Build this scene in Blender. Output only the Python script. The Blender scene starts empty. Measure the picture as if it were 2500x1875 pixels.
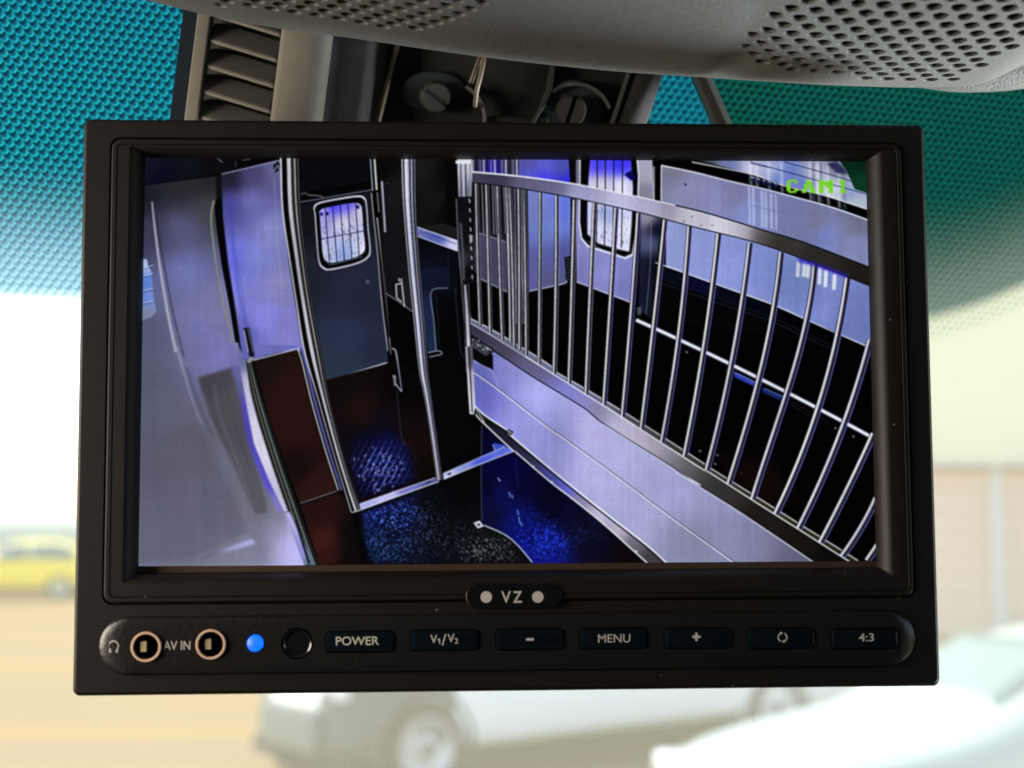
import bpy, bmesh, math, random
import numpy as np
from mathutils import Vector, Matrix

# ------------------------------------------------------------------ camera, sky, sun, exposure
SC = bpy.context.scene
COL = SC.collection
F = 3434.0                      # focal length in pixels of a 2500 px wide frame
PITCH = math.radians(5.2)
EYE = Vector((0.0, 0.0, 2.2))   # eye height in the cab of a lorry
EXPO = 1.9

cam_d = bpy.data.cameras.new('camera')
cam_d.sensor_width = 36.0
cam_d.lens = 36.0 * F / 2500.0
cam_d.clip_start = 0.02
cam_d.clip_end = 2000.0
cam_d.dof.use_dof = True
cam_d.dof.focus_distance = 0.350
cam_d.dof.aperture_fstop = cam_d.lens / 4.2
cam_d.dof.aperture_blades = 0
cam = bpy.data.objects.new('camera', cam_d)
COL.objects.link(cam)
cam.location = EYE
cam.rotation_euler = (math.radians(90) + PITCH, 0, 0)
SC.camera = cam

SUN_EL, SUN_AZ = math.radians(44), math.radians(-62)     # azimuth from straight ahead, to the left
world = bpy.data.worlds.new('World')
SC.world = world
world.use_nodes = True
wn = world.node_tree
bg = wn.nodes['Background']
sky = wn.nodes.new('ShaderNodeTexSky')
sky.sky_type = 'NISHITA'
sky.sun_disc = False
sky.sun_elevation = SUN_EL
sky.sun_rotation = SUN_AZ
sky.air_density = 1.0
sky.dust_density = 1.3
sky.ozone_density = 1.0
wn.links.new(sky.outputs[0], bg.inputs[0])
bg.inputs[1].default_value = 0.13

sun_d = bpy.data.lights.new('sun', 'SUN')
sun_d.energy = 1.3
sun_d.angle = math.radians(10)
sun_d.color = (1.0, 0.95, 0.86)
sun = bpy.data.objects.new('sun', sun_d)
COL.objects.link(sun)
sdir = Vector((math.sin(SUN_AZ) * math.cos(SUN_EL), math.cos(SUN_AZ) * math.cos(SUN_EL), math.sin(SUN_EL)))
sun.rotation_euler = sdir.to_track_quat('Z', 'Y').to_euler()
sun.location = (0, 0, 30)

def fill_light(name, loc, aim, w, h, power, col, spread=180):
    """area lamp added inside the cab as fill, with no real source there"""
    d = bpy.data.lights.new(name, 'AREA')
    d.shape = 'RECTANGLE'; d.size = w; d.size_y = h; d.energy = power; d.color = col; d.spread = math.radians(spread)
    o = bpy.data.objects.new(name, d); COL.objects.link(o)
    o.location = loc
    o.rotation_euler = (Vector(loc)-Vector(aim)).to_track_quat('Z', 'Y').to_euler()
fill_light('left_fill_light', (-0.34, 0.205, 2.22), (-0.08, 0.35, 2.19), 0.12, 0.18, 0.60, (1.0, 0.86, 0.70))  # added lamp hung inside the cab to brighten the monitor's left
fill_light('right_fill_light', (0.33, 0.42, 2.10), (0.05, 0.34, 2.34), 0.14, 0.14, 0.13, (0.95, 1.0, 0.97), 46)  # added lamp just inside the windscreen to brighten the console

SC.view_settings.view_transform = 'Standard'
SC.view_settings.look = 'None'
SC.view_settings.exposure = EXPO
SC.view_settings.gamma = 1.0
SC.view_settings.use_curve_mapping = False
SC.render.engine = 'CYCLES'
SC.cycles.use_denoising = True
SC.cycles.max_bounces = 10
SC.cycles.transparent_max_bounces = 12
SC.cycles.sample_clamp_indirect = 6.0

# ------------------------------------------------------------------ helpers
FW = Vector((0, math.cos(PITCH), math.sin(PITCH)))
UP = Vector((0, -math.sin(PITCH), math.cos(PITCH)))
RT = Vector((1, 0, 0))

def P(px, py, d):
    """place seen at a photograph position, at a real distance d (m) in front of the eye"""
    return EYE + RT * ((px - 1250.0) / F * d) - UP * ((py - 937.5) / F * d) + FW * d

def link(name, me, mats, parent=None, smooth=False):
    o = bpy.data.objects.new(name, me)
    COL.objects.link(o)
    if not isinstance(mats, (list, tuple)):
        mats = [mats]
    if not me.materials:
        for m in mats:
            me.materials.append(m)
    if parent is not None:
        o.parent = parent
    if smooth:
        for p in me.polygons:
            p.use_smooth = True
    return o

def mesh(name, verts, faces, mats, parent=None, smooth=False, mi=None):
    me = bpy.data.meshes.new(name)
    me.from_pydata([tuple(v) for v in verts], [], faces)
    me.update()
    if mi is not None:
        me.polygons.foreach_set('material_index', mi)
    return link(name, me, mats, parent, smooth)

def from_bm(name, bm, mats, parent=None, smooth=False):
    me = bpy.data.meshes.new(name)
    bm.normal_update()
    bm.to_mesh(me)
    bm.free()
    return link(name, me, mats, parent, smooth)

def auto_smooth(o, deg=35):
    me = o.data
    me.polygons.foreach_set('use_smooth', [True] * len(me.polygons))
    me.set_sharp_from_angle(angle=math.radians(deg))

def tag(o, label=None, cat=None, group=None, kind=None):
    if label: o['label'] = label
    if cat: o['category'] = cat
    if group: o['group'] = group
    if kind: o['kind'] = kind
    return o

def empty(name, mat=None):
    o = bpy.data.objects.new(name, None)
    o.empty_display_size = 0.02
    COL.objects.link(o)
    if mat is not None:
        o.matrix_world = mat
    return o

def material(name, col, rough=0.5, spec=0.5, metal=0.0, bump=None, var=None, coat=0.0):
    """col: base colour; bump=(scale, strength, distance); var=(scale, amount) brightness mottling in object space"""
    m = bpy.data.materials.new(name)
    m.use_nodes = True
    nt = m.node_tree
    b = nt.nodes['Principled BSDF']
    b.inputs['Base Color'].default_value = (*col, 1)
    b.inputs['Roughness'].default_value = rough
    b.inputs['Specular IOR Level'].default_value = spec
    b.inputs['Metallic'].default_value = metal
    b.inputs['Coat Weight'].default_value = coat
    tc = nt.nodes.new('ShaderNodeTexCoord')
    if bump:
        n = nt.nodes.new('ShaderNodeTexNoise')
        n.inputs['Scale'].default_value = bump[0]
        n.inputs['Detail'].default_value = 3
        nt.links.new(tc.outputs['Object'], n.inputs['Vector'])
        bp = nt.nodes.new('ShaderNodeBump')
        bp.inputs['Strength'].default_value = bump[1]
        bp.inputs['Distance'].default_value = bump[2]
        nt.links.new(n.outputs['Fac'], bp.inputs['Height'])
        nt.links.new(bp.outputs[0], b.inputs['Normal'])
    if var:
        n = nt.nodes.new('ShaderNodeTexNoise')
        n.inputs['Scale'].default_value = var[0]
        n.inputs['Detail'].default_value = 5
        nt.links.new(tc.outputs['Object'], n.inputs['Vector'])
        mr = nt.nodes.new('ShaderNodeMapRange')
        mr.inputs[1].default_value = 0.25
        mr.inputs[2].default_value = 0.75
        mr.inputs[3].default_value = 1 - var[1]
        mr.inputs[4].default_value = 1 + var[1]
        nt.links.new(n.outputs['Fac'], mr.inputs[0])
        mx = nt.nodes.new('ShaderNodeMix')
        mx.data_type = 'RGBA'
        mx.blend_type = 'MULTIPLY'
        mx.inputs[0].default_value = 1.0
        mx.inputs[6].default_value = (*col, 1)
        nt.links.new(mr.outputs[0], mx.inputs[7])
        nt.links.new(mx.outputs[2], b.inputs['Base Color'])
    return m

def dusty(m, scale, thresh, col):
    """scattered dust specks: small voronoi dots of a lighter colour"""
    nt = m.node_tree
    b = nt.nodes['Principled BSDF']
    tc = nt.nodes.new('ShaderNodeTexCoord')
    v = nt.nodes.new('ShaderNodeTexVoronoi')
    v.inputs['Scale'].default_value = scale
    nt.links.new(tc.outputs['Object'], v.inputs['Vector'])
    lt = nt.nodes.new('ShaderNodeMath'); lt.operation = 'LESS_THAN'
    lt.inputs[1].default_value = thresh
    nt.links.new(v.outputs['Distance'], lt.inputs[0])
    wn_ = nt.nodes.new('ShaderNodeSeparateColor')
    nt.links.new(v.outputs['Color'], wn_.inputs[0])
    gt = nt.nodes.new('ShaderNodeMath'); gt.operation = 'GREATER_THAN'
    gt.inputs[1].default_value = 0.72
    nt.links.new(wn_.outputs[0], gt.inputs[0])
    mu = nt.nodes.new('ShaderNodeMath'); mu.operation = 'MULTIPLY'
    nt.links.new(lt.outputs[0], mu.inputs[0]); nt.links.new(gt.outputs[0], mu.inputs[1])
    mx = nt.nodes.new('ShaderNodeMix'); mx.data_type = 'RGBA'
    mx.inputs[7].default_value = (*col, 1)
    old = b.inputs['Base Color']
    if old.is_linked:
        nt.links.new(old.links[0].from_socket, mx.inputs[6])
    else:
        mx.inputs[6].default_value = old.default_value
    nt.links.new(mu.outputs[0], mx.inputs[0])
    nt.links.new(mx.outputs[2], b.inputs['Base Color'])

def emitter(name, col, strength):
    m = bpy.data.materials.new(name)
    m.use_nodes = True
    b = m.node_tree.nodes['Principled BSDF']
    b.inputs['Base Color'].default_value = (0.01, 0.02, 0.05, 1)
    b.inputs['Emission Color'].default_value = (*col, 1)
    b.inputs['Emission Strength'].default_value = strength
    return m

def box_into(V, Fc, x0, x1, y0, y1, z0, z1):
    b = len(V)
    V += [(x0, y0, z0), (x1, y0, z0), (x1, y1, z0), (x0, y1, z0), (x0, y0, z1), (x1, y0, z1), (x1, y1, z1), (x0, y1, z1)]
    Fc += [(b, b+3, b+2, b+1), (b+4, b+5, b+6, b+7), (b, b+1, b+5, b+4), (b+1, b+2, b+6, b+5), (b+2, b+3, b+7, b+6), (b+3, b, b+4, b+7)]

def box(name, x0, x1, y0, y1, z0, z1, mat, parent=None, bevel=0.0):
    if bevel:
        bm = bmesh.new()
        bmesh.ops.create_cube(bm, size=1)
        for v in bm.verts:
            v.co = Vector(((x0+x1)/2 + v.co.x*(x1-x0), (y0+y1)/2 + v.co.y*(y1-y0), (z0+z1)/2 + v.co.z*(z1-z0)))
        bmesh.ops.bevel(bm, geom=list(bm.edges), offset=bevel, segments=3, affect='EDGES', profile=0.6)
        o = from_bm(name, bm, mat, parent)
        auto_smooth(o, 40)
        return o
    V, Fc = [], []
    box_into(V, Fc, x0, x1, y0, y1, z0, z1)
    return mesh(name, V, Fc, mat, parent)

def tube(name, pts, r, mat, parent=None, n=10, radii=None):
    pts = [Vector(p) for p in pts]
    V, Fc = [], []
    up = Vector((0.13, 0.31, 0.94)).normalized()
    for i, p in enumerate(pts):
        t = (pts[min(i+1, len(pts)-1)] - pts[max(i-1, 0)]).normalized()
        a = t.cross(up)
        if a.length < 1e-4: a = t.cross(Vector((1, 0, 0)))
        a.normalize(); b = t.cross(a)
        rr = radii[i] if radii else r
        for k in range(n):
            th = 2*math.pi*k/n
            V.append(p + a*rr*math.cos(th) + b*rr*math.sin(th))
    for i in range(len(pts)-1):
        for k in range(n):
            Fc.append((i*n+k, i*n+(k+1) % n, (i+1)*n+(k+1) % n, (i+1)*n+k))
    Fc.append(tuple(range(n-1, -1, -1)))
    Fc.append(tuple((len(pts)-1)*n+k for k in range(n)))
    return mesh(name, V, Fc, mat, parent, smooth=True)

def lathe(name, prof, mat, parent=None, n=40, mat4=None, mi=None, deg=35, cap=True):
    """prof: list of (radius, z) revolved about local z"""
    V, Fc, MI = [], [], []
    for (r, z) in prof:
        for k in range(n):
            th = 2*math.pi*k/n
            V.append((r*math.cos(th), r*math.sin(th), z))
    for i in range(len(prof)-1):
        for k in range(n):
            Fc.append((i*n+k, i*n+(k+1) % n, (i+1)*n+(k+1) % n, (i+1)*n+k))
            MI.append(mi[i] if mi else 0)
    if cap and prof[-1][0] > 1e-6:
        Fc.append(tuple((len(prof)-1)*n+k for k in range(n))); MI.append(mi[-1] if mi else 0)
    if mat4 is not None:
        V = [mat4 @ Vector(v) for v in V]
    o = mesh(name, V, Fc, mat, parent, mi=MI)
    auto_smooth(o, deg)
    return o

def smooth_pts(pts, per=8):
    """Catmull-Rom through 2-D or 3-D points"""
    p = np.array(pts, float)
    if len(p) < 3:
        return np.array([p[0]*(1-t)+p[-1]*t for t in np.linspace(0, 1, per+1)])
    q = np.vstack([2*p[0]-p[1], p, 2*p[-1]-p[-2]])
    out = []
    for i in range(1, len(q)-2):
        for t in np.linspace(0, 1, per, endpoint=False):
            a, b, c, d = q[i-1], q[i], q[i+1], q[i+2]
            out.append(0.5*((2*b)+(-a+c)*t+(2*a-5*b+4*c-d)*t*t+(-a+3*b-3*c+d)*t**3))
    out.append(p[-1])
    return np.array(out)
# ------------------------------------------------------------------ the yard outside
def ground_material():
    m = material('sandy_yard', (0.50, 0.40, 0.25), 0.95, 0.1, bump=(6, 0.3, 0.02))
    nt = m.node_tree; b = nt.nodes['Principled BSDF']
    tc = nt.nodes.new('ShaderNodeTexCoord')
    mp = nt.nodes.new('ShaderNodeMapping'); mp.inputs['Scale'].default_value = (0.08, 0.5, 1)
    n = nt.nodes.new('ShaderNodeTexNoise'); n.inputs['Scale'].default_value = 1.3; n.inputs['Detail'].default_value = 6
    nt.links.new(tc.outputs['Object'], mp.inputs[0]); nt.links.new(mp.outputs[0], n.inputs['Vector'])
    cr = nt.nodes.new('ShaderNodeValToRGB')
    cr.color_ramp.elements[0].position = 0.35; cr.color_ramp.elements[0].color = (0.235, 0.165, 0.078, 1)
    cr.color_ramp.elements[1].position = 0.62; cr.color_ramp.elements[1].color = (0.31, 0.19, 0.056, 1)
    nt.links.new(n.outputs['Fac'], cr.inputs[0]); nt.links.new(cr.outputs[0], b.inputs['Base Color'])
    return m

tag(mesh('ground', [(-600, -60, 0), (600, -60, 0), (600, 1200, 0), (-600, 1200, 0)], [(0, 1, 2, 3)], ground_material()), kind='structure')

M_white = material('white_paint', (0.86, 0.87, 0.84), 0.35, 0.5, coat=0.3)
M_grey = material('grey_bumper', (0.10, 0.115, 0.115), 0.6, 0.3)
M_tyre = material('tyre_rubber', (0.035, 0.035, 0.037), 0.85, 0.3, bump=(40, 0.3, 0.01))
M_rim = material('wheel_rim', (0.62, 0.60, 0.58), 0.4, 0.5, metal=0.3)
M_dark = material('underbody', (0.03, 0.03, 0.032), 0.9, 0.2)
M_glass = material('car_glass', (0.14, 0.20, 0.18), 0.08, 0.9)
M_lamp = material('head_lamp', (0.75, 0.77, 0.78), 0.1, 0.8)
M_red = material('tail_lamp', (0.5, 0.03, 0.02), 0.2, 0.6)
M_yellow = material('yellow_paint', (1.0, 0.74, 0.01), 0.4, 0.5)

def loft(stations, side=1):
    """stations: (x, half width, sill z, belt z, top z, top half width) from nose to tail -> S(i, t) rows of cross-section points"""
    rows = []
    for (x, w, zs, zb, zt, wt) in stations:
        half = [(w*0.90, zs), (w*0.985, zs+0.10), (w, (zs+zb)/2), (w*0.985, zb), (wt+(w-wt)*0.22, zb+(zt-zb)*0.75), (wt*0.86, zt), (wt*0.4, zt+0.018), (0, zt+0.022)]
        full = [(-y, z) for (y, z) in half] + [(y, z) for (y, z) in half[-2::-1]]
        rows.append([(x, y, z) for (y, z) in full])
    return rows

def loft_mesh(name, rows, mat, parent, caps=True, sub=2):
    n = len(rows[0]); V = [v for r in rows for v in r]; Fc = []
    for i in range(len(rows)-1):
        for k in range(n-1):
            Fc.append((i*n+k, (i+1)*n+k, (i+1)*n+k+1, i*n+k+1))
        Fc.append((i*n+n-1, (i+1)*n+n-1, (i+1)*n, i*n))
    if caps:
        Fc.append(tuple(range(n))); Fc.append(tuple((len(rows)-1)*n+k for k in range(n-1, -1, -1)))
    o = mesh(name, V, Fc, mat, parent, smooth=True)
    if sub:
        s = o.modifiers.new('sub', 'SUBSURF'); s.levels = 1; s.render_levels = sub
    return o

def patch(name, rows, i0, i1, k0, k1, mat, parent, off=0.012):
    """a glass or panel patch lying just proud of the body between stations i0..i1 and section points k0..k1"""
    N = 6; V = []; Fc = []
    def S(fi, fk):
        i = min(int(fi), len(rows)-2); k = min(int(fk), len(rows[0])-2)
        a, b = fi-i, fk-k
        p = [Vector(rows[i][k]), Vector(rows[i+1][k]), Vector(rows[i][k+1]), Vector(rows[i+1][k+1])]
        return p[0]*(1-a)*(1-b)+p[1]*a*(1-b)+p[2]*(1-a)*b+p[3]*a*b
    for a in range(N+1):
        for b in range(N+1):
            fi = i0+(i1-i0)*a/N; fk = k0+(k1-k0)*b/N
            p = S(fi, fk)
            du = S(min(fi+.05, i1), fk)-S(max(fi-.05, i0), fk); dv = S(fi, min(fk+.05, k1))-S(fi, max(fk-.05, k0))
            nn = du.cross(dv).normalized()
            c = Vector((p.x, 0, 0.7))
            if nn.dot(p-c) < 0: nn = -nn
            V.append(p+nn*off)
    for a in range(N):
        for b in range(N):
            q = a*(N+1)+b
            Fc.append((q, q+N+1, q+N+2, q+1))
    o = mesh(name, V, Fc, mat, parent, smooth=True)
    sm = o.modifiers.new('thick', 'SOLIDIFY'); sm.thickness = 0.02; sm.offset = -1
    return o

def wheel(parent, x, y, r, w, mr=None):
    M = Matrix.Translation((x, y, r)) @ Matrix.Rotation(math.radians(90 if y < 0 else -90), 4, 'X')
    we = bpy.data.objects.new('wheel', None); COL.objects.link(we); we.parent = parent
    lathe('tyre', [(r*.66, -w*.5), (r*.9, -w*.52), (r*.985, -w*.38), (r, 0), (r*.985, w*.38), (r*.9, w*.52), (r*.66, w*.46), (r*.64, w*.2)], M_tyre, we, 40, M, cap=False)
    lathe('rim', [(r*.67, w*.30), (r*.67, w*.47), (r*.62, w*.47), (r*.56, w*.36), (r*.30, w*.22), (r*.26, w*.40), (r*.20, w*.46), (0.0, w*.46)], mr or M_rim, we, 40, M)
    lathe('hub_cap', [(r*.17, w*.47), (r*.15, w*.55), (0.0, w*.56)], M_grey, we, 24, M)
    for k in range(5):
        th = 2*math.pi*k/5
        V, Fc = [], []
        box_into(V, Fc, r*.27, r*.58, -r*.06, r*.06, w*.30, w*.40)
        Mk = M @ Matrix.Rotation(th, 4, 'Z')
        mesh('spoke', [Mk @ Vector(v) for v in V], Fc, mr or M_rim, we)
    return we

def arch(parent, x, y, r, mat):
    s = 1 if y > 0 else -1
    M = Matrix.Translation((x, y, r/1.16)) @ Matrix.Rotation(math.radians(-90*s), 4, 'X')
    return lathe('wheel_arch', [(0.001, -0.16), (r*.96, -0.16), (r*.98, -0.01), (r, 0.0), (r*1.05, 0.012), (r*1.06, -0.02)], [mat, M_dark], parent, 40, M, mi=[1, 1, 1, 0, 0, 0], cap=False)

def place(o, x, y, heading):
    o.location = (x, y, 0)
    o.rotation_euler = (0, 0, heading)

# --- white panel van, nose to the left
van = empty('parked_van')
st = [(-0.66, .36, .34, .66, .84, .32), (-0.60, .60, .30, .80, 1.04, .50), (-0.40, .86, .27, .95, 1.16, .70), (0.0, .99, .27, 1.05, 1.24, .82),
      (0.35, 1.0, .27, 1.10, 1.34, .84), (1.15, 1.0, .27, 1.12, 2.12, .82), (1.6, 1.0, .27, 1.12, 2.32, .86), (3.2, 1.0, .27, 1.14, 2.36, .88),
      (4.95, 1.0, .28, 1.14, 2.36, .88), (5.25, .99, .30, 1.14, 2.34, .87), (5.30, .97, .34, 1.12, 2.28, .85)]
rv = loft(st)
loft_mesh('body', rv, M_white, van)
for s in (0, 1):
    k0, k1 = (3.15, 4.2) if s == 0 else (9.8, 10.85)
    patch('side_window', rv, 4.6, 6.0, k0, k1, M_glass, van)
    kk = (0.2, 3.3) if s == 0 else (10.7, 13.8)
    patch('front_cladding', rv, 0.35, 3.75, *kk, M_grey, van, 0.014)
    kk = (2.45, 3.1) if s == 0 else (10.9, 11.55)
    patch('rubbing_strip', rv, 3.9, 8.6, *kk, M_grey, van, 0.018)
patch('windscreen', rv, 4.15, 4.95, 5.0, 9.0, M_glass, van)
box('front_bumper', -0.71, -0.48, -.50, .50, .30, .66, M_grey, van, 0.05)
for s in (-1, 1):
    box('head_lamp', -0.60, -0.42, s*.60-.12, s*.60+.12, .74, .92, M_lamp, van, 0.03)
    for wx in (0.0, 3.9):
        arch(van, wx, s*1.0, .43, M_grey if wx == 0 else M_white)
        wheel(van, wx, s*.90, .37, .24)
box('underbody', -.6, 5.0, -.8, .8, .18, .32, M_dark, van)
place(van, -1.25, 11.93, math.radians(36))
tag(van, 'long white van with grey front cladding parked beyond the windscreen, under the monitor', 'van')

# --- white car at the right, nose to the left
car = empty('parked_car')
sc_ = [(-0.98, .55, .38, .56, .66, .45), (-0.90, .78, .28, .62, .76, .62), (-0.5, .86, .22, .74, .86, .70), (0.0, .89, .22, .82, .93, .74), (0.45, .90, .22, .88, 1.00, .76),
       (1.25, .90, .22, .92, 1.40, .62), (1.75, .90, .22, .93, 1.47, .62), (2.5, .90, .22, .94, 1.45, .61), (3.1, .88, .24, .93, 1.22, .62), (3.4, .84, .30, .90, 1.02, .66), (3.48, .76, .40, .84, .92, .62)]
rc = loft(sc_)
M_carw = material('pearl_white_paint', (0.40, 0.45, 0.405), 0.4, 0.5, coat=0.4)
loft_mesh('body', rc, M_carw, car)
for s in (0, 1):
    k0, k1 = (3.2, 4.5) if s == 0 else (9.5, 10.8)
    patch('side_window', rc, 4.75, 6.05, k0, k1, M_glass, car)
    patch('rear_window', rc, 6.12, 7.8, k0, k1, M_glass, car)
patch('windscreen', rc, 4.12, 4.95, 5.1, 8.9, material('pale_sky_glass', (0.17, 0.235, 0.20), 0.35, 0.8), car)  # pale sky reflection painted into the windscreen colour
patch('rear_screen', rc, 7.2, 8.0, 5.1, 8.9, M_glass, car)
box('number_plate', -1.03, -0.985, -.26, .26, .40, .51, M_white, car, 0.008)
for s in (-1, 1):
    box('head_lamp', -0.97, -0.68, s*.62-.14, s*.62+.14, .58, .72, M_lamp, car, 0.04)
    box('tail_lamp', 3.38, 3.47, s*.66-.12, s*.66+.12, .70, .86, M_red, car, 0.02)
    box('door_mirror', 0.78, 0.95, s*1.0-.11, s*1.0+.11, .92, 1.05, M_white, car, 0.04)
    for wx in (0.0, 2.62):
        arch(car, wx, s*.90, .36, M_carw)
        wheel(car, wx, s*.80, .31, .20)
box('underbody', -.6, 3.2, -.7, .7, .15, .28, M_dark, car)
place(car, 2.05, 8.6, math.radians(20))
tag(car, 'white saloon car at the lower right corner, its bonnet pointing to the van', 'car')

# --- yellow car far left
yc = empty('parked_car')
ry = loft(sc_)
loft_mesh('body', ry, M_yellow, yc)
for s in (0, 1):
    k0, k1 = (3.2, 4.5) if s == 0 else (9.5, 10.8)
    patch('side_window', ry, 4.75, 6.05, k0, k1, M_glass, yc)
    patch('rear_window', ry, 6.12, 7.8, k0, k1, M_glass, yc)
patch('windscreen', ry, 4.12, 4.95, 5.1, 8.9, M_glass, yc)
for s in (-1, 1):
    box('head_lamp', -0.97, -0.68, s*.62-.14, s*.62+.14, .58, .72, M_lamp, yc, 0.04)
    for wx in (0.0, 2.62):
        arch(yc, wx, s*.90, .36, M_yellow)
        wheel(yc, wx, s*.80, .31, .20)
box('underbody', -.6, 3.2, -.7, .7, .15, .28, M_dark, yc)
place(yc, -14.2, 36.5, math.radians(8))
tag(yc, 'small bright yellow car far off to the left of the monitor', 'car')

# --- grey-green tank trailer behind the yellow car
tr = empty('tank_trailer')
M_tank = material('tank_shell', (0.60, 0.64, 0.50), 0.6, 0.3)
Mx = Matrix.Translation((0, 0, 1.35)) @ Matrix.Rotation(math.radians(90), 4, 'Y')
lathe('tank', [(0.001, -2.6), (.55, -2.55), (.72, -2.4), (.74, -1.0), (.74, 1.0), (.72, 2.4), (.55, 2.55), (0.001, 2.6)], M_tank, tr, 32, Mx)
box('chassis', -2.9, 2.9, -.5, .5, .50, .64, M_dark, tr)
for wx in (-1.6, 1.2, 2.1):
    for s in (-1, 1):
        wheel(tr, wx, s*.85, .48, .3)
box('tool_box', 2.3, 3.3, -.7, .7, .72, 1.35, material('pale_yellow_paint', (0.60, 0.53, 0.16), 0.5, 0.3), tr, 0.03)
Mw = Matrix.Translation((-2.55, -0.78, 1.35)) @ Matrix.Rotation(math.radians(90), 4, 'X')
lathe('hose_reel', [(.52, -.05), (.60, -.05), (.60, .05), (.52, .05)], M_dark, tr, 32, Mw, cap=False)
place(tr, -16.3, 47.0, 0)
tag(tr, 'grey green tank trailer behind the small yellow car', 'trailer')

# --- far hedge bank along the left horizon
M_hedge = material('pale_hedge', (0.34, 0.36, 0.24), 0.9, 0.1)
hv, hf = [], []
rnd = random.Random(5)
for i in range(420):
    x = -60+i*0.135*1.0+rnd.uniform(-.2, .2); y = 95+rnd.uniform(-2, 2); z = rnd.uniform(.2, 2.1); r = rnd.uniform(.35, .8)
    bm = None
    b = len(hv)
    for k in range(6):
        hv.append((x+rnd.uniform(-r, r), y+rnd.uniform(-r, r), max(0, z+rnd.uniform(-r, r))))
    hf += [(b, b+1, b+2), (b+1, b+3, b+4), (b+2, b+4, b+5), (b, b+3, b+5), (b+1, b+2, b+4)]
hd = mesh('hedge', hv, hf, M_hedge)
tag(hd, 'low pale green hedge along the far edge of the yard', 'hedge', kind='stuff')

# --- tall cream building and the low boarded shed in front of it, right
bl = empty('cream_building', Matrix.Translation((4.78, 33, 0)) @ Matrix.Rotation(math.radians(-8.4), 4, 'Z'))
M_cream = material('cream_render', (0.82, 0.74, 0.48), 0.9, 0.1, var=(0.15, 0.05))
V, Fc = [], []
box_into(V, Fc, 0, 26, 0, 12, 0, 15.5)
mesh('wall', V, Fc, M_cream, bl)
box('parapet', -.02, 26.15, -.15, 12.15, 15.5, 15.9, M_cream, bl)
box('plinth', -.06, 26.06, -.06, 12.06, 0.0, .5, M_grey, bl)
for k in range(4):
    box('window', 11.5+k*3.6, 13.1+k*3.6, -.05, .10, 4.0, 5.8, M_glass, bl)
tag(bl, 'tall plain cream building seen to the right of the monitor', 'building')

sh = empty('boarded_shed', Matrix.Translation((5.7, 24.6, 0)))
M_clay = material('clay_board', (0.70, 0.52, 0.40), 0.85, 0.15, var=(2.0, 0.08))
M_post = material('pale_post', (0.62, 0.60, 0.55), 0.8, 0.15)
box('wall', 0, 14, .06, 4.5, 0, 3.0, material('brown_backing', (0.42, 0.30, 0.21), 0.9, 0.1), sh)
bdm = None
for k in range(8):
    for j in range(2):
        if bdm is None:
            V, Fc = [], []
            box_into(V, Fc, 0, 6.99, 0, .06, 0, .345)
            o = mesh('board', V, Fc, M_clay, sh); bdm = o.data
        else:
            o = link('board', bdm, M_clay, sh)
        o.location = (j*7.0, -0.004*(k % 2), .06+k*.36)
for x in (0.0, 2.62, 5.3, 8.0, 10.7, 13.8):
    box('post', x, x+.20, -.10, .0, 0, 3.0, M_post, sh, 0.01)
box('roof', -.3, 14.3, -.30, 4.8, 3.0, 3.10, M_post, sh)
tag(sh, 'low shed clad in clay coloured boards with pale posts', 'shed')
# ------------------------------------------------------------------ the cab round the camera
M_liner = material('grey_headliner', (0.22, 0.215, 0.205), 0.95, 0.1, bump=(300, 0.2, 0.001))
M_trim = material('dark_cab_trim', (0.05, 0.05, 0.05), 0.8, 0.2)
tag(box('cab_ceiling', -1.15, 1.15, -1.25, 0.60, 2.50, 2.54, M_liner), kind='structure')
tag(box('cab_rear_wall', -1.15, 1.15, -1.30, -1.25, 0.9, 2.54, M_trim), kind='structure')
tag(box('cab_floor', -1.15, 1.15, -1.25, 0.75, 0.86, 0.90, M_trim), kind='structure')
tag(box('dashboard', -1.15, 1.15, 0.44, 0.80, 0.90, 1.90, M_trim, bevel=0.04), kind='structure')
for s, nm in ((-1, 'cab_side_left'), (1, 'cab_side_right')):
    V, Fc = [], []
    box_into(V, Fc, s*1.15-.03, s*1.15+.03, -1.25, 0.75, 0.9, 1.80)
    box_into(V, Fc, s*1.15-.03, s*1.15+.03, -1.25, -0.62, 1.801, 2.54)
    box_into(V, Fc, s*1.15-.03, s*1.15+.03, 0.46, 0.56, 1.801, 2.54)
    tag(mesh(nm, V, Fc, M_trim), kind='structure')

# ------------------------------------------------------------------ windscreen with its printed sun band
WA, WB, WC = P(0, 0, .402), P(2500, 0, .470), P(0, 1875, .470)
wu = (WB-WA).normalized()
wnrm = (WB-WA).cross(WC-WA).normalized()
wv = wnrm.cross(wu).normalized()
if wv.dot(WC-WA) < 0: wv = -wv
if wnrm.dot(FW) < 0: wnrm = -wnrm
def to_glass(px, py):
    d = P(px, py, 1.0)-EYE
    t = (WA-EYE).dot(wnrm)/d.dot(wnrm)
    q = EYE+d*t-WA
    return q.dot(wu)*1000, q.dot(wv)*1000           # mm on the glass
# the lower edge of the band, measured along the glass
edge = np.array([to_glass(x, y) for x, y in ((-900, 690), (0, 752), (170, 755), (700, 800), (1400, 835), (2270, 800), (2380, 768), (2500, 718), (2900, 480))])
o0 = np.array(to_glass(60, 60)); oa = np.array(to_glass(60+24.5, 62.8)); ob = np.array(to_glass(60+11.4, 80)); oc = np.array(to_glass(60, 73.3))
la, lb, lc = oa-o0, ob-o0, oc-o0                    # lattice of the printed dots (mm)
windscreen = empty('windscreen', Matrix.Translation(WA))

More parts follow.
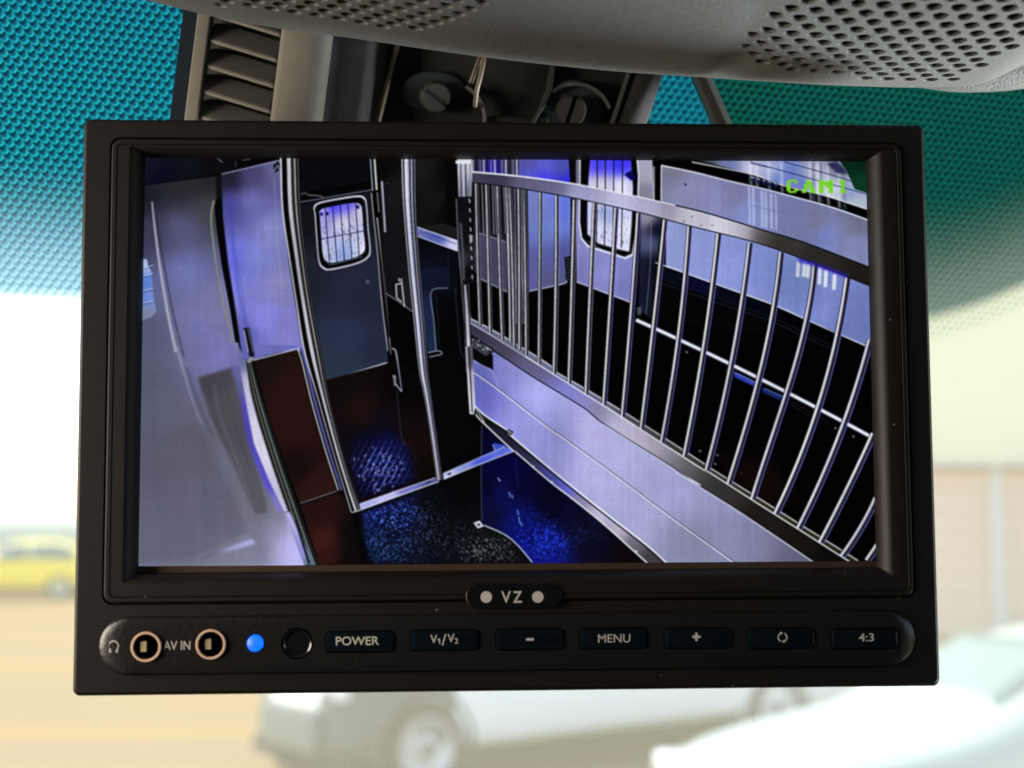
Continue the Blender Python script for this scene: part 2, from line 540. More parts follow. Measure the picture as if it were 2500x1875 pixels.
def sheet(name, mat, off, u0, u1, v0, v1, nu, nv, clip=False):
    V, Fc, UV1, UV2 = [], [], [], []
    for j in range(nv+1):
        for i in range(nu+1):
            u = u0+(u1-u0)*i/nu
            e = float(np.interp(u, edge[:, 0], edge[:, 1]))
            vmax = min(v1, e+9) if clip else v1
            v = v0+(vmax-v0)*j/nv
            V.append(wu*(u/1000)+wv*(v/1000)+wnrm*off)
            UV1.append((u, v)); UV2.append((e-v, u))
    for j in range(nv):
        for i in range(nu):
            a = j*(nu+1)+i
            Fc.append((a, a+nu+1, a+nu+2, a+1))
    o = mesh(name, V, Fc, mat, windscreen, smooth=True)
    for nm, U in (('lattice', UV1), ('fade', UV2)):
        l = o.data.uv_layers.new(name=nm)
        for lp in o.data.loops:
            l.data[lp.index].uv = U[lp.vertex_index]
    return o

def glass_material():
    m = bpy.data.materials.new('veiling_glass'); m.use_nodes = True
    nt = m.node_tree; nt.nodes.remove(nt.nodes['Principled BSDF'])
    out = nt.nodes['Material Output']
    tr = nt.nodes.new('ShaderNodeBsdfTransparent'); tr.inputs[0].default_value = (0.97, 1.0, 0.97, 1)
    tl = nt.nodes.new('ShaderNodeBsdfTranslucent'); tl.inputs[0].default_value = (0.84, 0.79, 0.57, 1)  # translucent film added to veil the outside with glare
    n = nt.nodes.new('ShaderNodeTexNoise'); n.inputs['Scale'].default_value = 9; n.inputs['Detail'].default_value = 5
    tc = nt.nodes.new('ShaderNodeTexCoord'); nt.links.new(tc.outputs['Object'], n.inputs['Vector'])
    mr = nt.nodes.new('ShaderNodeMapRange'); mr.inputs[3].default_value = FILM*0.8; mr.inputs[4].default_value = FILM*1.2
    nt.links.new(n.outputs['Fac'], mr.inputs[0])
    mx = nt.nodes.new('ShaderNodeMixShader')
    nt.links.new(mr.outputs[0], mx.inputs[0]); nt.links.new(tr.outputs[0], mx.inputs[1]); nt.links.new(tl.outputs[0], mx.inputs[2])
    nt.links.new(mx.outputs[0], out.inputs[0])
    return m
FILM = 0.17

class NG:
    """tiny expression helper for shader maths"""
    def __init__(s, nt): s.nt = nt
    def m(s, op, a, b=None, c=None):
        n = s.nt.nodes.new('ShaderNodeMath'); n.operation = op
        for i, x in enumerate((a, b, c)):
            if x is None: continue
            if isinstance(x, (int, float)): n.inputs[i].default_value = x
            else: s.nt.links.new(x, n.inputs[i])
        return n.outputs[0]
    def ss(s, x, e0, e1):
        n = s.nt.nodes.new('ShaderNodeMapRange'); n.interpolation_type = 'SMOOTHSTEP'
        n.inputs[1].default_value = e0; n.inputs[2].default_value = e1
        if e1 < e0:
            n.inputs[1].default_value = e1; n.inputs[2].default_value = e0; n.inputs[3].default_value = 1; n.inputs[4].default_value = 0
        s.nt.links.new(x, n.inputs[0]); return n.outputs[0]
    def mix(s, f, a, b):
        n = s.nt.nodes.new('ShaderNodeMix'); n.data_type = 'RGBA'
        for i, x in ((0, f), (6, a), (7, b)):
            if isinstance(x, (int, float)): n.inputs[i].default_value = x
            elif isinstance(x, tuple): n.inputs[i].default_value = (*x, 1)
            else: s.nt.links.new(x, n.inputs[i])
        return n.outputs[2]

def band_material():
    m = bpy.data.materials.new('printed_sun_band'); m.use_nodes = True
    nt = m.node_tree; nt.nodes.remove(nt.nodes['Principled BSDF'])
    g = NG(nt)
    def uvn(nm):
        n = nt.nodes.new('ShaderNodeUVMap'); n.uv_map = nm
        sp = nt.nodes.new('ShaderNodeSeparateXYZ'); nt.links.new(n.outputs[0], sp.inputs[0])
        return sp.outputs[0], sp.outputs[1]
    u, v = uvn('lattice'); e, _ = uvn('fade')
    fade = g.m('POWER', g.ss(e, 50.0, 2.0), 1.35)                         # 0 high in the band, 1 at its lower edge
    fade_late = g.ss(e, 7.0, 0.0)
    inv = np.linalg.inv(np.array([la, lb]).T)
    grow = g.m('SUBTRACT', 1.0, g.m('MULTIPLY', fade_late, 0.75))   # dots shrink in the last rows
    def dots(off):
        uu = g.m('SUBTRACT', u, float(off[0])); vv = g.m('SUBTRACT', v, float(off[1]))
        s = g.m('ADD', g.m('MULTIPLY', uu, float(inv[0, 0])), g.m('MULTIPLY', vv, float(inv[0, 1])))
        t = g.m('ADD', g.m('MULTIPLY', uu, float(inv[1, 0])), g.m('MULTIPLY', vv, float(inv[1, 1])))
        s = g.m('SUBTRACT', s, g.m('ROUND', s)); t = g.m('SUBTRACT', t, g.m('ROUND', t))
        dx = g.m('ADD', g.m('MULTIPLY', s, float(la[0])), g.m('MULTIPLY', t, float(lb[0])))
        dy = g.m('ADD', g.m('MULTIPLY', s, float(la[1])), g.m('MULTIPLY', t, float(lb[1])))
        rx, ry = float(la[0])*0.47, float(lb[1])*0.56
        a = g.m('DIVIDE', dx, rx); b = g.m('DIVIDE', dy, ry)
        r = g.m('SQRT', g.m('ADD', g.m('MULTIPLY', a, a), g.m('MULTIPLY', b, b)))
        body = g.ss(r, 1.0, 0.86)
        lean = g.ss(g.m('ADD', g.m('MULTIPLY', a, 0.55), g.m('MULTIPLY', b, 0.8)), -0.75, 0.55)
        rim = g.m('MULTIPLY', g.m('MULTIPLY', g.ss(r, 0.55, 0.84), body), lean)  # dark upper left and glinting lower rim painted into each dot
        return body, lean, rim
    bA, lA, rA = dots(o0)
    bB, lB, rB = dots(o0+lc)
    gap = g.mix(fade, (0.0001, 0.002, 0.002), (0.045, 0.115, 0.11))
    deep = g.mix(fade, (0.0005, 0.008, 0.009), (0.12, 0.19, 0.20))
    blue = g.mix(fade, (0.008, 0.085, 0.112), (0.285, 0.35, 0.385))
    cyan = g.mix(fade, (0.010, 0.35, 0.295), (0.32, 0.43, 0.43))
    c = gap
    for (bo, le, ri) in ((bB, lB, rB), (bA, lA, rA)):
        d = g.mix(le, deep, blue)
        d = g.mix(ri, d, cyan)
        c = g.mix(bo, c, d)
    # last rows: only small loose dots on clear glass
    loose = g.m('MULTIPLY', fade_late, 1.0)
    spot = g.mix(g.m('MULTIPLY', bA, g.m('SUBTRACT', 1.0, lA)), (1.0, 1.0, 1.0), (0.55, 0.68, 0.64))
    c = g.mix(loose, c, spot)
    below = g.ss(e, -2.0, -7.0)
    c = g.mix(below, c, (1.0, 1.0, 1.0))
    tr = nt.nodes.new('ShaderNodeBsdfTransparent')
    nt.links.new(c, tr.inputs[0])
    nt.links.new(tr.outputs[0], nt.nodes['Material Output'].inputs[0])
    return m

u_lo, u_hi = -620.0, 950.0
sheet('glass', glass_material(), 0.004, u_lo, u_hi, -130, 640, 60, 40)
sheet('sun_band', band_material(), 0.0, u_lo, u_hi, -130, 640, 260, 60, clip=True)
M_seal = material('black_rubber_seal', (0.015, 0.015, 0.015), 0.7, 0.3)
tag(windscreen, 'large flat windscreen with a turquoise dotted sun band along its top', 'windscreen')
c0 = [wu*(u/1000)+wv*(v/1000) for u, v in ((u_lo, -130), (u_hi, -130), (u_hi, 640), (u_lo, 640), (u_lo, -130))]
tube('rubber_seal', [c for a, b in zip(c0[:-1], c0[1:]) for c in (a, a*.5+b*.5, b*.98+a*.02)], 0.012, M_seal, windscreen)

# ------------------------------------------------------------------ overhead console with perforated speaker panels
M_con = material('grained_grey_plastic', (0.064, 0.066, 0.064), 0.62, 0.25, bump=(1700, 0.6, 0.0004), var=(1400, 0.26))
M_hole = material('cloth_and_hole_shade', (0.006, 0.006, 0.006), 0.95, 0.05)  # cloth black carried up the hole walls to paint their shade
CD = 0.362
ey = np.array([(-500, -170), (0, -75), (200, -38), (354, 0), (427, 18), (541, 45), (692, 71), (850, 92), (1053, 122), (1257, 149), (1501, 174), (1750, 191), (1803, 195), (2007, 207), (2180, 213), (2290, 213), (2373, 207), (2440, 180), (2500, 149), (2620, 80), (2900, -80)], float)
eys = smooth_pts(ey, 10)
def edge_y(px): return float(np.interp(px, eys[:, 0], eys[:, 1]))
# profile from the silhouette edge (s = 0): positive s comes over the camera, negative rolls up and away
prof = []
def build_profile():
    y = z = 0.0; ds = 0.0005
    ang0 = math.radians(-13.0)                      # tangent along the line of sight at the edge
    ys = [0.0]; zs = [0.0]; S = [0.0]
    s = 0
    while s < 0.115:
        a = ang0+min(s/0.010, 1)*math.radians(13)+max(0, s-0.010)/0.26
        y += math.sin(a)*ds; z += math.cos(a)*ds; s += ds
        S.append(s); ys.append(y); zs.append(z)
    y = z = 0.0; s = 0
    Sn, yn, zn = [], [], []
    while s < 0.030:
        a = ang0-min(s/0.007, 2.1)
        y -= math.sin(a)*ds; z -= math.cos(a)*ds; s += ds
        Sn.append(-s); yn.append(y); zn.append(z)
    return np.array(Sn[::-1]+S), np.array(yn[::-1]+ys), np.array(zn[::-1]+zs)
pS, pY, pZ = build_profile()
PXM = CD/F
def con(u, s):
    """console surface: u metres along (0 at the left frame edge), s metres from the edge"""
    px = u/PXM
    e = P(px, edge_y(px), CD)
    yy = float(np.interp(s, pS, pY)); zz = float(np.interp(s, pS, pZ))
    crease = -0.0016*math.exp(-((px-1765)/42.0)**2)*min(max(s, 0)/0.01, 1)*math.exp(-max(s-.02, 0)/.03)
    rise = min(max(s-0.006, 0)/0.045, 1.6)
    belly = 0.0028*math.exp(-((px-1130)/215.0)**2)*rise
    return e+UP*(yy-crease-belly)-FW*zz
def con_n(u, s):
    d = 0.0006
    a = con(u+d, s)-con(u-d, s); b = con(u, s+d)-con(u, s-d)
    n = a.cross(b).normalized()
    return n if n.dot(FW) < 0 else -n
def proj(w):
    q = w-EYE; d = q.dot(FW)
    return 1250+q.dot(RT)/d*F, 937.5-q.dot(UP)/d*F
def inside(pt, poly):
    x, y = pt; r = False
    for i in range(len(poly)):
        (x1, y1), (x2, y2) = poly[i], poly[i-1]
        if (y1 > y) != (y2 > y) and x < (x2-x1)*(y-y1)/(y2-y1)+x1: r = not r
    return r
zoneR = [(2010, -120), (1935, -20), (1905, 8), (1860, 55), (1828, 95), (1812, 118), (1818, 136), (1845, 156), (1900, 170), (2000, 182), (2130, 194), (2330, 203), (2360, 180), (2440, 135), (2520, 92), (2700, 0), (2700, -120)]
zoneL = [(250, -120), (430, -30), (500, -6), (530, 12), (640, 30), (800, 50), (900, 63), (1010, 70), (1070, 68), (1130, 58), (1175, 40), (1215, 18), (1245, -6), (1300, -120)]
PA = 51*PXM
def console_mesh():
    bm = bmesh.new()
    cache = {}
    def vert(u, s):
        k = (round(u*1e6), round(s*1e6))
        v = cache.get(k)
        if v is None:
            v = cache[k] = bm.verts.new(con(u, s))
        return v
    rowh = PA*0.80
    for j in range(-6, 22):
        s0 = j*rowh+0.004
        s1 = s0+rowh
        if s0 < -0.028 or s1 > 0.112: continue
        for i in range(-10, 64):
            ub = i*PA+(j*PA/2)-(8*PA/2)
            px = ub/PXM
            if px < -420 or px > 2820: continue
            c = (ub+PA*.75, s0+rowh/2)
            corner = [(ub, s0), (ub+PA, s0), (ub+PA*1.5, s1), (ub+PA*.5, s1)]
            hole = False
            if s0 > 0.007:
                pp = proj(con(*c))
                hole = inside(pp, zoneR) or inside(pp, zoneL)
            if not hole:
                N = 4
                g = [[None]*(N+1) for _ in range(N+1)]
                for a in range(N+1):
                    for b in range(N+1):
                        g[a][b] = vert(ub+PA*a/N+PA*.5*b/N, s0+rowh*b/N)
                for a in range(N):
                    for b in range(N):
                        bm.faces.new((g[a][b], g[a+1][b], g[a+1][b+1], g[a][b+1]))
                continue
            ring = []
            for q in range(4):
                (x1, y1), (x2, y2) = corner[q], corner[(q+1) % 4]
                for k in range(4):
                    ring.append((x1+(x2-x1)*k/4, y1+(y2-y1)*k/4))
            R0 = PA*0.315; nrm = con_n(*c)
            loops = [[vert(*p) for p in ring]]
            angs = [math.atan2((p[1]-c[1]), (p[0]-c[0])) for p in ring]
            for (rr, dep) in ((R0*1.10, 0.0), (R0, 0.00022), (R0*.98, 0.0008), (R0*.97, 0.0040)):
                loops.append([bm.verts.new(con(c[0]+rr*math.cos(a), c[1]+rr*math.sin(a))-nrm*dep) for a in angs])
            for l0, l1 in zip(loops[:-1], loops[1:]):
                for k in range(16):
                    fc = bm.faces.new((l0[k], l0[(k+1) % 16], l1[(k+1) % 16], l1[k]))
                    if l1 is loops[-1]: fc.material_index = 1
            f = bm.faces.new(loops[-1]); f.material_index = 1
    bmesh.ops.recalc_face_normals(bm, faces=bm.faces)
    return bm
console = empty('overhead_console', Matrix.Identity(4))
shell = from_bm('perforated_shell', console_mesh(), [M_con, M_hole], console)
auto_smooth(shell, 40)
tag(console, 'grey grained plastic overhead console with two perforated speaker panels', 'console')
# the trim piece that shows below the shell at the far right
te = smooth_pts([(2150, 190), (2251, 211), (2333, 222), (2420, 222), (2500, 215), (2650, 190), (2900, 130)], 8)
V, Fc = [], []
nprof = 10
for (x, y) in te:
    e = P(x, y, CD+.006)
    for k in range(nprof):
        a = math.radians(-100+k*22)
        R = 0.010 if k > 3 else 0.007
        V.append(e+UP*(0.007-0.007*math.cos(a))-FW*(R*math.sin(a)) if k <= 5 else e+UP*(0.007-0.007*math.cos(math.radians(10))+(k-5)*0.006)-FW*(0.010*math.sin(math.radians(10))+(k-5)*0.004))
for i in range(len(te)-1):
    for k in range(nprof-1):
        Fc.append((i*nprof+k, (i+1)*nprof+k, (i+1)*nprof+k+1, i*nprof+k+1))
mesh('trim_strip', V, Fc, M_con, console, smooth=True)
# body of the console up to the ceiling
box('console_body', -.20, .21, .20, .355, 2.37, 2.50, M_con, console, 0.01)
# ------------------------------------------------------------------ louvred pillar cover, bracket and strut behind the monitor
def frame(px, py, d, lean=0.0, yaw=0.0, pitch=0.0):
    """local frame at a place in front of the eye: x right, y up, z towards the eye, unit = the size one photo pixel has there"""
    s = d/F
    R = Matrix((RT, UP, -FW)).transposed().to_4x4()
    R = R @ Matrix.Rotation(yaw, 4, 'Y') @ Matrix.Rotation(pitch, 4, 'X') @ Matrix.Rotation(lean, 4, 'Z')
    return Matrix.Translation(P(px, py, d)) @ R @ Matrix.Scale(s, 4)

M_beige = material('beige_plastic', (0.120, 0.115, 0.101), 0.55, 0.35, bump=(1.2, 0.2, 0.6), var=(0.02, 0.08))
M_blackp = material('satin_black_plastic', (0.008, 0.0085, 0.009), 0.55, 0.3, bump=(0.9, 0.3, 0.5), var=(0.03, 0.3))
M_slate = material('zinc_washer', (0.035, 0.052, 0.056), 0.55, 0.5, metal=0.2)
M_bolt = material('dull_steel_bolt', (0.10, 0.095, 0.09), 0.38, 0.5, metal=0.7)
M_cable = material('tan_cable', (0.14, 0.118, 0.085), 0.5, 0.4)

# the pillar's local y runs along its leaning edge (7 degrees)
FP = frame(690, 180, .374, lean=math.radians(-7.2))
pil = empty('louvred_pillar_cover', FP)
H0, H1 = -190, 165
# louvre slats: a curved blade each, rounded at the left end
def louvre():
    V, Fc = [], []
    nx, ny = 14, 10
    for i in range(nx+1):
        x = -200+i*(190/nx)
        for j in range(ny+1):
            t = j/ny
            drop = 0.0
            if i <= 4:                              # the left end curls down and back
                q = (4-i)/4
                drop = q*q
            y = 30-66*t-drop*12*(1-t)-(x+192)*0.17
            z = -44+56*t-drop*4-(max(0, t-.88)/.12)**2*9
            V.append((x, y, z))
    for i in range(nx):
        for j in range(ny):
            a = i*(ny+1)+j
            Fc.append((a, a+1, a+ny+2, a+ny+1))
    return V, Fc
V, Fc = louvre()
lm = None
for k in range(6):
    if lm is None:
        o = mesh('louvre', V, Fc, M_beige, pil, smooth=True); lm = o.data
        sm = o.modifiers.new('thick', 'SOLIDIFY'); sm.thickness = 5; sm.offset = -1
    else:
        o = link('louvre', lm, M_beige, pil)
        sm = o.modifiers.new('thick', 'SOLIDIFY'); sm.thickness = 5; sm.offset = -1
    o.location = (0, 153-k*63, 0)
box('vent_back', -215, -10, H0, H1, -80, -70, M_blackp, pil)
box('frame_edge', -222, -190, H0, H1, -30, 12, M_beige, pil, 4)
# front plate that rounds off to the right and runs back
V, Fc = [], []
secs = [(-14, 10), (-10, 14), (0, 17), (40, 18), (62, 18)]
for k in range(1, 10):
    a = math.radians(10*k)
    secs.append((62+46*math.sin(a), 18-46*(1-math.cos(a))))
for (x, z) in secs:
    V += [(x, H0, z), (x, H1, z)]
for i in range(len(secs)-1):
    Fc.append((2*i, 2*i+2, 2*i+3, 2*i+1))
pl = mesh('front_plate', V, Fc, M_beige, pil, smooth=True)
M_side = material('shaded_side_panel', (0.016, 0.016, 0.018), 0.45, 0.35, bump=(0.4, 0.3, 0.8), var=(0.03, 0.4))  # pillar's shaded side painted as a darker material
V, Fc = [], []
for (x, z) in ((90, -10), (104, -22), (130, -30), (185, -40), (205, -48), (215, -90)):
    V += [(x, H0, z), (x, H1, z)]
for i in range(5):
    Fc.append((2*i, 2*i+2, 2*i+3, 2*i+1))
mesh('side_panel', V, Fc, M_side, pil, smooth=True)
box('shadow_gap', -276, -224, H0, H1, -120, -60, material('navy_shade', (0.008, 0.014, 0.02), 0.9, 0.1), pil)  # dark strip standing in for shade beside the pillar
tag(pil, 'beige pillar cover with slanted louvres above the left half of the monitor', 'vent cover')

# bracket housing with two slotted bolts
FB = frame(1250, 220, .384)
br = empty('mounting_bracket', FB)
def slab(name, pts, z0, z1, mat, bev=0):
    bm = bmesh.new()
    vs = [bm.verts.new((x-1250, 220-y, z1)) for (x, y) in pts]
    f = bm.faces.new(vs)
    if f.normal.z < 0: f.normal_flip()
    r = bmesh.ops.extrude_face_region(bm, geom=[f])
    for v in [g for g in r['geom'] if isinstance(g, bmesh.types.BMVert)]:
        v.co.z = z0
    bmesh.ops.recalc_face_normals(bm, faces=bm.faces)
    if bev:
        bmesh.ops.bevel(bm, geom=list(bm.edges), offset=bev, segments=3, affect='EDGES')
    o = from_bm(name, bm, mat, br)
    auto_smooth(o, 40)
    return o
slab('back_plate', [(800, 20), (1640, 20), (1570, 380), (770, 380)], -60, -46, M_blackp)
slab('side_flange', [(948, 30), (975, 30), (915, 340), (868, 340)], -60, -6, M_blackp, 2)
M_tanedge = material('tan_edge_highlight', (0.15, 0.125, 0.09), 0.5, 0.4)  # highlight along the flange painted as a tan edge
slab('flange_edge', [(978, 50), (988, 50), (918, 330), (907, 330)], -30, 4, M_tanedge, 2)
slab('right_flange', [(1548, 120), (1560, 120), (1492, 330), (1480, 330)], -46, 0, material('grey_flange', (0.075, 0.08, 0.08), 0.6, 0.3), 2)
slab('centre_rib', [(1350, 110), (1362, 110), (1350, 215), (1340, 240), (1326, 262), (1300, 310), (1290, 310), (1318, 255), (1333, 215)], -46, -8, material('grey_rib', (0.045, 0.05, 0.05), 0.6, 0.3), 1.5)
# rounded right-hand cover
V, Fc = [], []
for y, x0, x1 in ((60, 1580, 1660), (360, 1462, 1560)):
    for k in range(13):
        a = math.radians(k*9)
        x = x0+(x1-x0)*(math.sin(min(a, math.pi/2))*0.0+k/12)
        z = -20+24*math.cos((k/12-0.62)*2.6)
        V.append((x-1250, 220-y, z))
for k in range(12):
    Fc.append((k, 13+k, 14+k, k+1))
o = mesh('side_cover', V, Fc, M_blackp, br, smooth=True)
sm = o.modifiers.new('thick', 'SOLIDIFY'); sm.thickness = 8; sm.offset = -1

def boss(px, py, r, a0, a1, mat, wd=6):
    V, Fc = [], []
    n = 24
    for i in range(n+1):
        a = math.radians(a0+(a1-a0)*i/n)
        for rr, z in ((r-wd, -20), (r-wd, 2), (r, 4), (r+2, -2), (r+2, -30)):
            V.append((px-1250+rr*math.cos(a), 220-py+rr*math.sin(a), z))
    for i in range(n):
        for k in range(4):
            Fc.append((i*5+k, i*5+k+1, i*5+k+6, i*5+k+5))
    o = mesh('boss_rim', V, Fc, mat, br)
    auto_smooth(o, 50)
    return o
M_rimg = material('grey_boss_rim', (0.07, 0.072, 0.07), 0.5, 0.4)
boss(1098, 285, 86, -10, 62, M_rimg)
boss(1405, 292, 90, 18, 130, M_rimg)

def bolt(px, py, yaw, pitch, slot):
    be = bpy.data.objects.new('bolt', None); COL.objects.link(be); be.parent = br
    M = Matrix.Translation((px-1250, 220-py, -10)) @ Matrix.Rotation(yaw, 4, 'Y') @ Matrix.Rotation(pitch, 4, 'X')
    lathe('shank', [(30, -60), (30, 4), (0.001, 4)], M_blackp, be, 32, M @ Matrix.Translation((0, 0, -10)))
    bm = bmesh.new()
    # slotted head: two half-moon lands with the slot floor between them
    n = 20; R = 37; hw = 5.5
    for sgn in (-1, 1):
        a0 = math.asin(hw/R)
        pts = [(R*math.cos(a), sgn*R*math.sin(a)) for a in np.linspace(a0, math.pi-a0, n)]
        top = [bm.verts.new((x*.90, hw*sgn+(y-hw*sgn)*.90, 24)) for x, y in pts]
        mid = [bm.verts.new((x, y, 18)) for x, y in pts]
        bot = [bm.verts.new((x, y, -4)) for x, y in pts]
        for l0, l1 in ((top, mid), (mid, bot)):
            for k in range(n):
                bm.faces.new((l0[k], l0[(k+1) % n], l1[(k+1) % n], l1[k]))
        bm.faces.new(top)
    bmesh.ops.recalc_face_normals(bm, faces=bm.faces)
    for v in bm.verts:
        v.co = (M @ Matrix.Rotation(slot, 4, 'Z')) @ v.co
    hd_ = from_bm('slotted_head', bm, M_bolt, be); auto_smooth(hd_, 40)
    lathe('slot_floor', [(36, -4), (36, 8), (0.001, 8)], M_blackp, be, 32, M)
    return be
b1 = bolt(1060, 232, math.radians(14), math.radians(22), math.radians(-33))
Mw_ = Matrix.Translation((1058-1250, 220-217, -42)) @ Matrix.Rotation(math.radians(8), 4, 'Y') @ Matrix.Rotation(math.radians(20), 4, 'X') @ Matrix.Diagonal((1, .62, 1, 1))
lathe('washer', [(26, 0), (30, 6), (72, 6), (80, 4), (83, -3), (83, -8)], M_slate, br, 48, Mw_, cap=False)
b2 = bolt(1396, 266, math.radians(-8), math.radians(20), math.radians(70))
Mw2 = Matrix.Translation((1400-1250, 220-262, -40)) @ Matrix.Rotation(math.radians(18), 4, 'X')
lathe('washer', [(26, 0), (30, 4), (66, 4), (72, 2), (74, -6)], M_slate, br, 48, Mw2, cap=False)
# arm that carries the monitor, hidden behind it
box('monitor_arm', -60, 90, -420, -60, -46, -14, M_blackp, br, 6)
tag(br, 'black mounting bracket with two slotted bolts above the monitor', 'bracket')

for pts, lab in (([(1178, 110, .381), (1172, 140, .3795), (1160, 172, .379), (1149, 203, .380)], 'tan cable strand bending left beside the first slotted bolt'),
                 ([(1181, 110, .3805), (1180, 150, .3785), (1172, 190, .3785), (1164, 222, .380), (1160, 260, .383)], 'tan cable strand hanging straight down between the two bolts')):
    pp = smooth_pts([tuple(P(*q)) for q in pts], 6)
    tag(tube('cable', pp, 0.00062, M_cable, n=8), lab, 'cable', 'tan cables by the bracket')

# diagonal strut of the mirror, right of the bracket
M_strut = material('brown_black_strut', (0.040, 0.035, 0.030), 0.5, 0.4)
S0, S1 = P(1665, 60, .386), P(1795, 350, .390)
ax = (S1-S0).normalized()
sd = ax.cross(FW).normalized()
if sd.dot(RT) < 0: sd = -sd
fr = sd.cross(ax).normalized()
if fr.dot(FW) > 0: fr = -fr
V, Fc = [], []
sec = [(-.0031, -.004), (-.0031, .0008), (-.0024, .0016), (-.0004, .0017), (.0003, .0010), (.0026, -.0050), (.0026, -.007)]
for c in (S0, S1):
    for (a, b) in sec:
        V.append(c+sd*a+fr*b)
n = len(sec)
for k in range(n-1):
    Fc.append((k, n+k, n+k+1, k+1))
o = mesh('mirror_strut', V, Fc, M_strut)
auto_smooth(o, 30)
tag(o, 'dark slanting strut crossing the turquoise dots right of the bracket', 'strut')
# ------------------------------------------------------------------ the monitor
OUT = [(201, 288), (2256, 303), (2300, 1676), (176, 1701)]
def homography(q):
    A = []
    for (u, v), (x, y) in zip([(0, 0), (1, 0), (1, 1), (0, 1)], q):
        X, Y = (x-1250)/F, (y-937.5)/F
        A.append([u, v, 1, 0, 0, 0, -X*u, -X*v, -X]); A.append([0, 0, 0, u, v, 1, -Y*u, -Y*v, -Y])
    H = np.linalg.svd(np.array(A))[2][-1].reshape(3, 3)
    return H/H[2, 2]
Hm = homography(OUT)
h1, h2, h0 = Hm[:, 0], Hm[:, 1], Hm[:, 2]
MON_W = 0.2000
sc = MON_W/np.linalg.norm(h1)
ex = h1/np.linalg.norm(h1); eyd = h2-ex*(h2@ex); MON_H = np.linalg.norm(h2)*sc; eyd /= np.linalg.norm(eyd)
ctr = (h0+h1*.5+h2*.5)*sc
def cv2w(v): return RT*float(v[0])-UP*float(v[1])+FW*float(v[2])
mx_, my_ = cv2w(ex), -cv2w(eyd)
mz_ = mx_.cross(my_)
MM = Matrix((mx_, my_, mz_)).transposed().to_4x4()
MM.translation = EYE+cv2w(ctr)
MI_ = MM.inverted()
eyeL = MI_ @ EYE
def ML(px, py, z=0.0):
    """photo position -> millimetres on the monitor's own plane at height z (mm)"""
    d = MI_.to_3x3() @ (P(px, py, 1.0)-EYE)
    t = (z/1000-eyeL.z)/d.z
    return (eyeL.x+d.x*t)*1000, (eyeL.y+d.y*t)*1000
def rect_px(q, z=0.0):
    a = [ML(x, y, z) for x, y in q]
    return ((a[0][0]+a[3][0])/2, (a[1][0]+a[2][0])/2, (a[2][1]+a[3][1])/2, (a[0][1]+a[1][1])/2)   # x0,x1,y0,y1

mon = empty('dash_monitor', MM)
tag(mon, 'black rear-view monitor with a bright camera picture and a row of buttons', 'monitor')

M_pl = material('black_grained_plastic', (0.0078, 0.0064, 0.0056), 0.50, 0.24, bump=(2600, 0.28, 0.0002), var=(60, 0.10))
dusty(M_pl, 230, 0.055, (0.16, 0.14, 0.12))
M_pocket = material('black_button_panel', (0.0085, 0.0083, 0.0086), 0.36, 0.35, bump=(900, 0.25, 0.0004))
dusty(M_pocket, 170, 0.045, (0.14, 0.13, 0.12))
M_gloss = material('glossy_black_plate', (0.006, 0.006, 0.007), 0.18, 0.4)
M_cap = material('navy_smoked_button', (0.003, 0.0065, 0.010), 0.16, 0.5)
M_copper = material('copper_jack_ring', (0.70, 0.47, 0.35), 0.4, 0.5, metal=0.25)
M_gold = material('gilt_contact', (0.62, 0.50, 0.30), 0.4, 0.5, metal=0.3)
M_well = material('black_well', (0.003, 0.003, 0.003), 0.6, 0.2)
M_ink = material('cream_print', (0.50, 0.47, 0.43), 0.6, 0.3)
M_inkg = material('grey_print', (0.42, 0.40, 0.38), 0.6, 0.3)
M_inkd = material('dim_grey_print', (0.30, 0.28, 0.26), 0.6, 0.3)

def rr(x0, x1, y0, y1, r, n=8):
    """rounded rectangle loop, counter-clockwise, mm"""
    r = min(r, (x1-x0)/2-1e-4, (y1-y0)/2-1e-4)
    out = []
    for cx, cy, a0 in ((x1-r, y1-r, 0), (x0+r, y1-r, 90), (x0+r, y0+r, 180), (x1-r, y0+r, 270)):
        for k in range(n+1):
            a = math.radians(a0+90*k/n)
            out.append((cx+r*math.cos(a), cy+r*math.sin(a)))
    return out
def circ(cx, cy, r, n=40):
    return [(cx+r*math.cos(2*math.pi*k/n), cy+r*math.sin(2*math.pi*k/n)) for k in range(n)]

class Shape:
    def __init__(s): s.bm = bmesh.new()
    def loop(s, pts, z): return [s.bm.verts.new((x/1000, y/1000, z/1000)) for x, y in pts]
    def band(s, a, b, mi=0):
        n = len(a)
        for k in range(n):
            s.bm.faces.new((a[k], a[(k+1) % n], b[(k+1) % n], b[k])).material_index = mi
    def cap(s, a, mi=0): s.bm.faces.new(a).material_index = mi
    def fill(s, loops, mi=0):
        es = []
        for l in loops:
            for k in range(len(l)):
                a, b = l[k], l[(k+1) % len(l)]
                e = s.bm.edges.get((a, b)) or s.bm.edges.new((a, b))
                es.append(e)
        r = bmesh.ops.triangle_fill(s.bm, use_beauty=True, use_dissolve=False, edges=es, normal=(0, 0, 1))
        for g in r['geom']:
            if isinstance(g, bmesh.types.BMFace): g.material_index = mi
    def done(s, name, mats, parent, deg=30):
        bmesh.ops.recalc_face_normals(s.bm, faces=s.bm.faces)
        o = from_bm(name, s.bm, mats, parent)
        auto_smooth(o, deg)
        return o

hw, hh = MON_W*500, MON_H*500
fx0, fx1, fy0, fy1 = rect_px([(268, 337), (2200, 350), (2233, 1458), (256, 1474)])
pc = [ML(x, y) for x, y in ((243, 1578), (2233, 1553), (310, 1504), (310, 1649), (2170, 1488), (2170, 1628))]
px0, px1 = pc[0][0], pc[1][0]
py1 = (pc[2][1]+pc[4][1])/2; py0 = (pc[3][1]+pc[5][1])/2
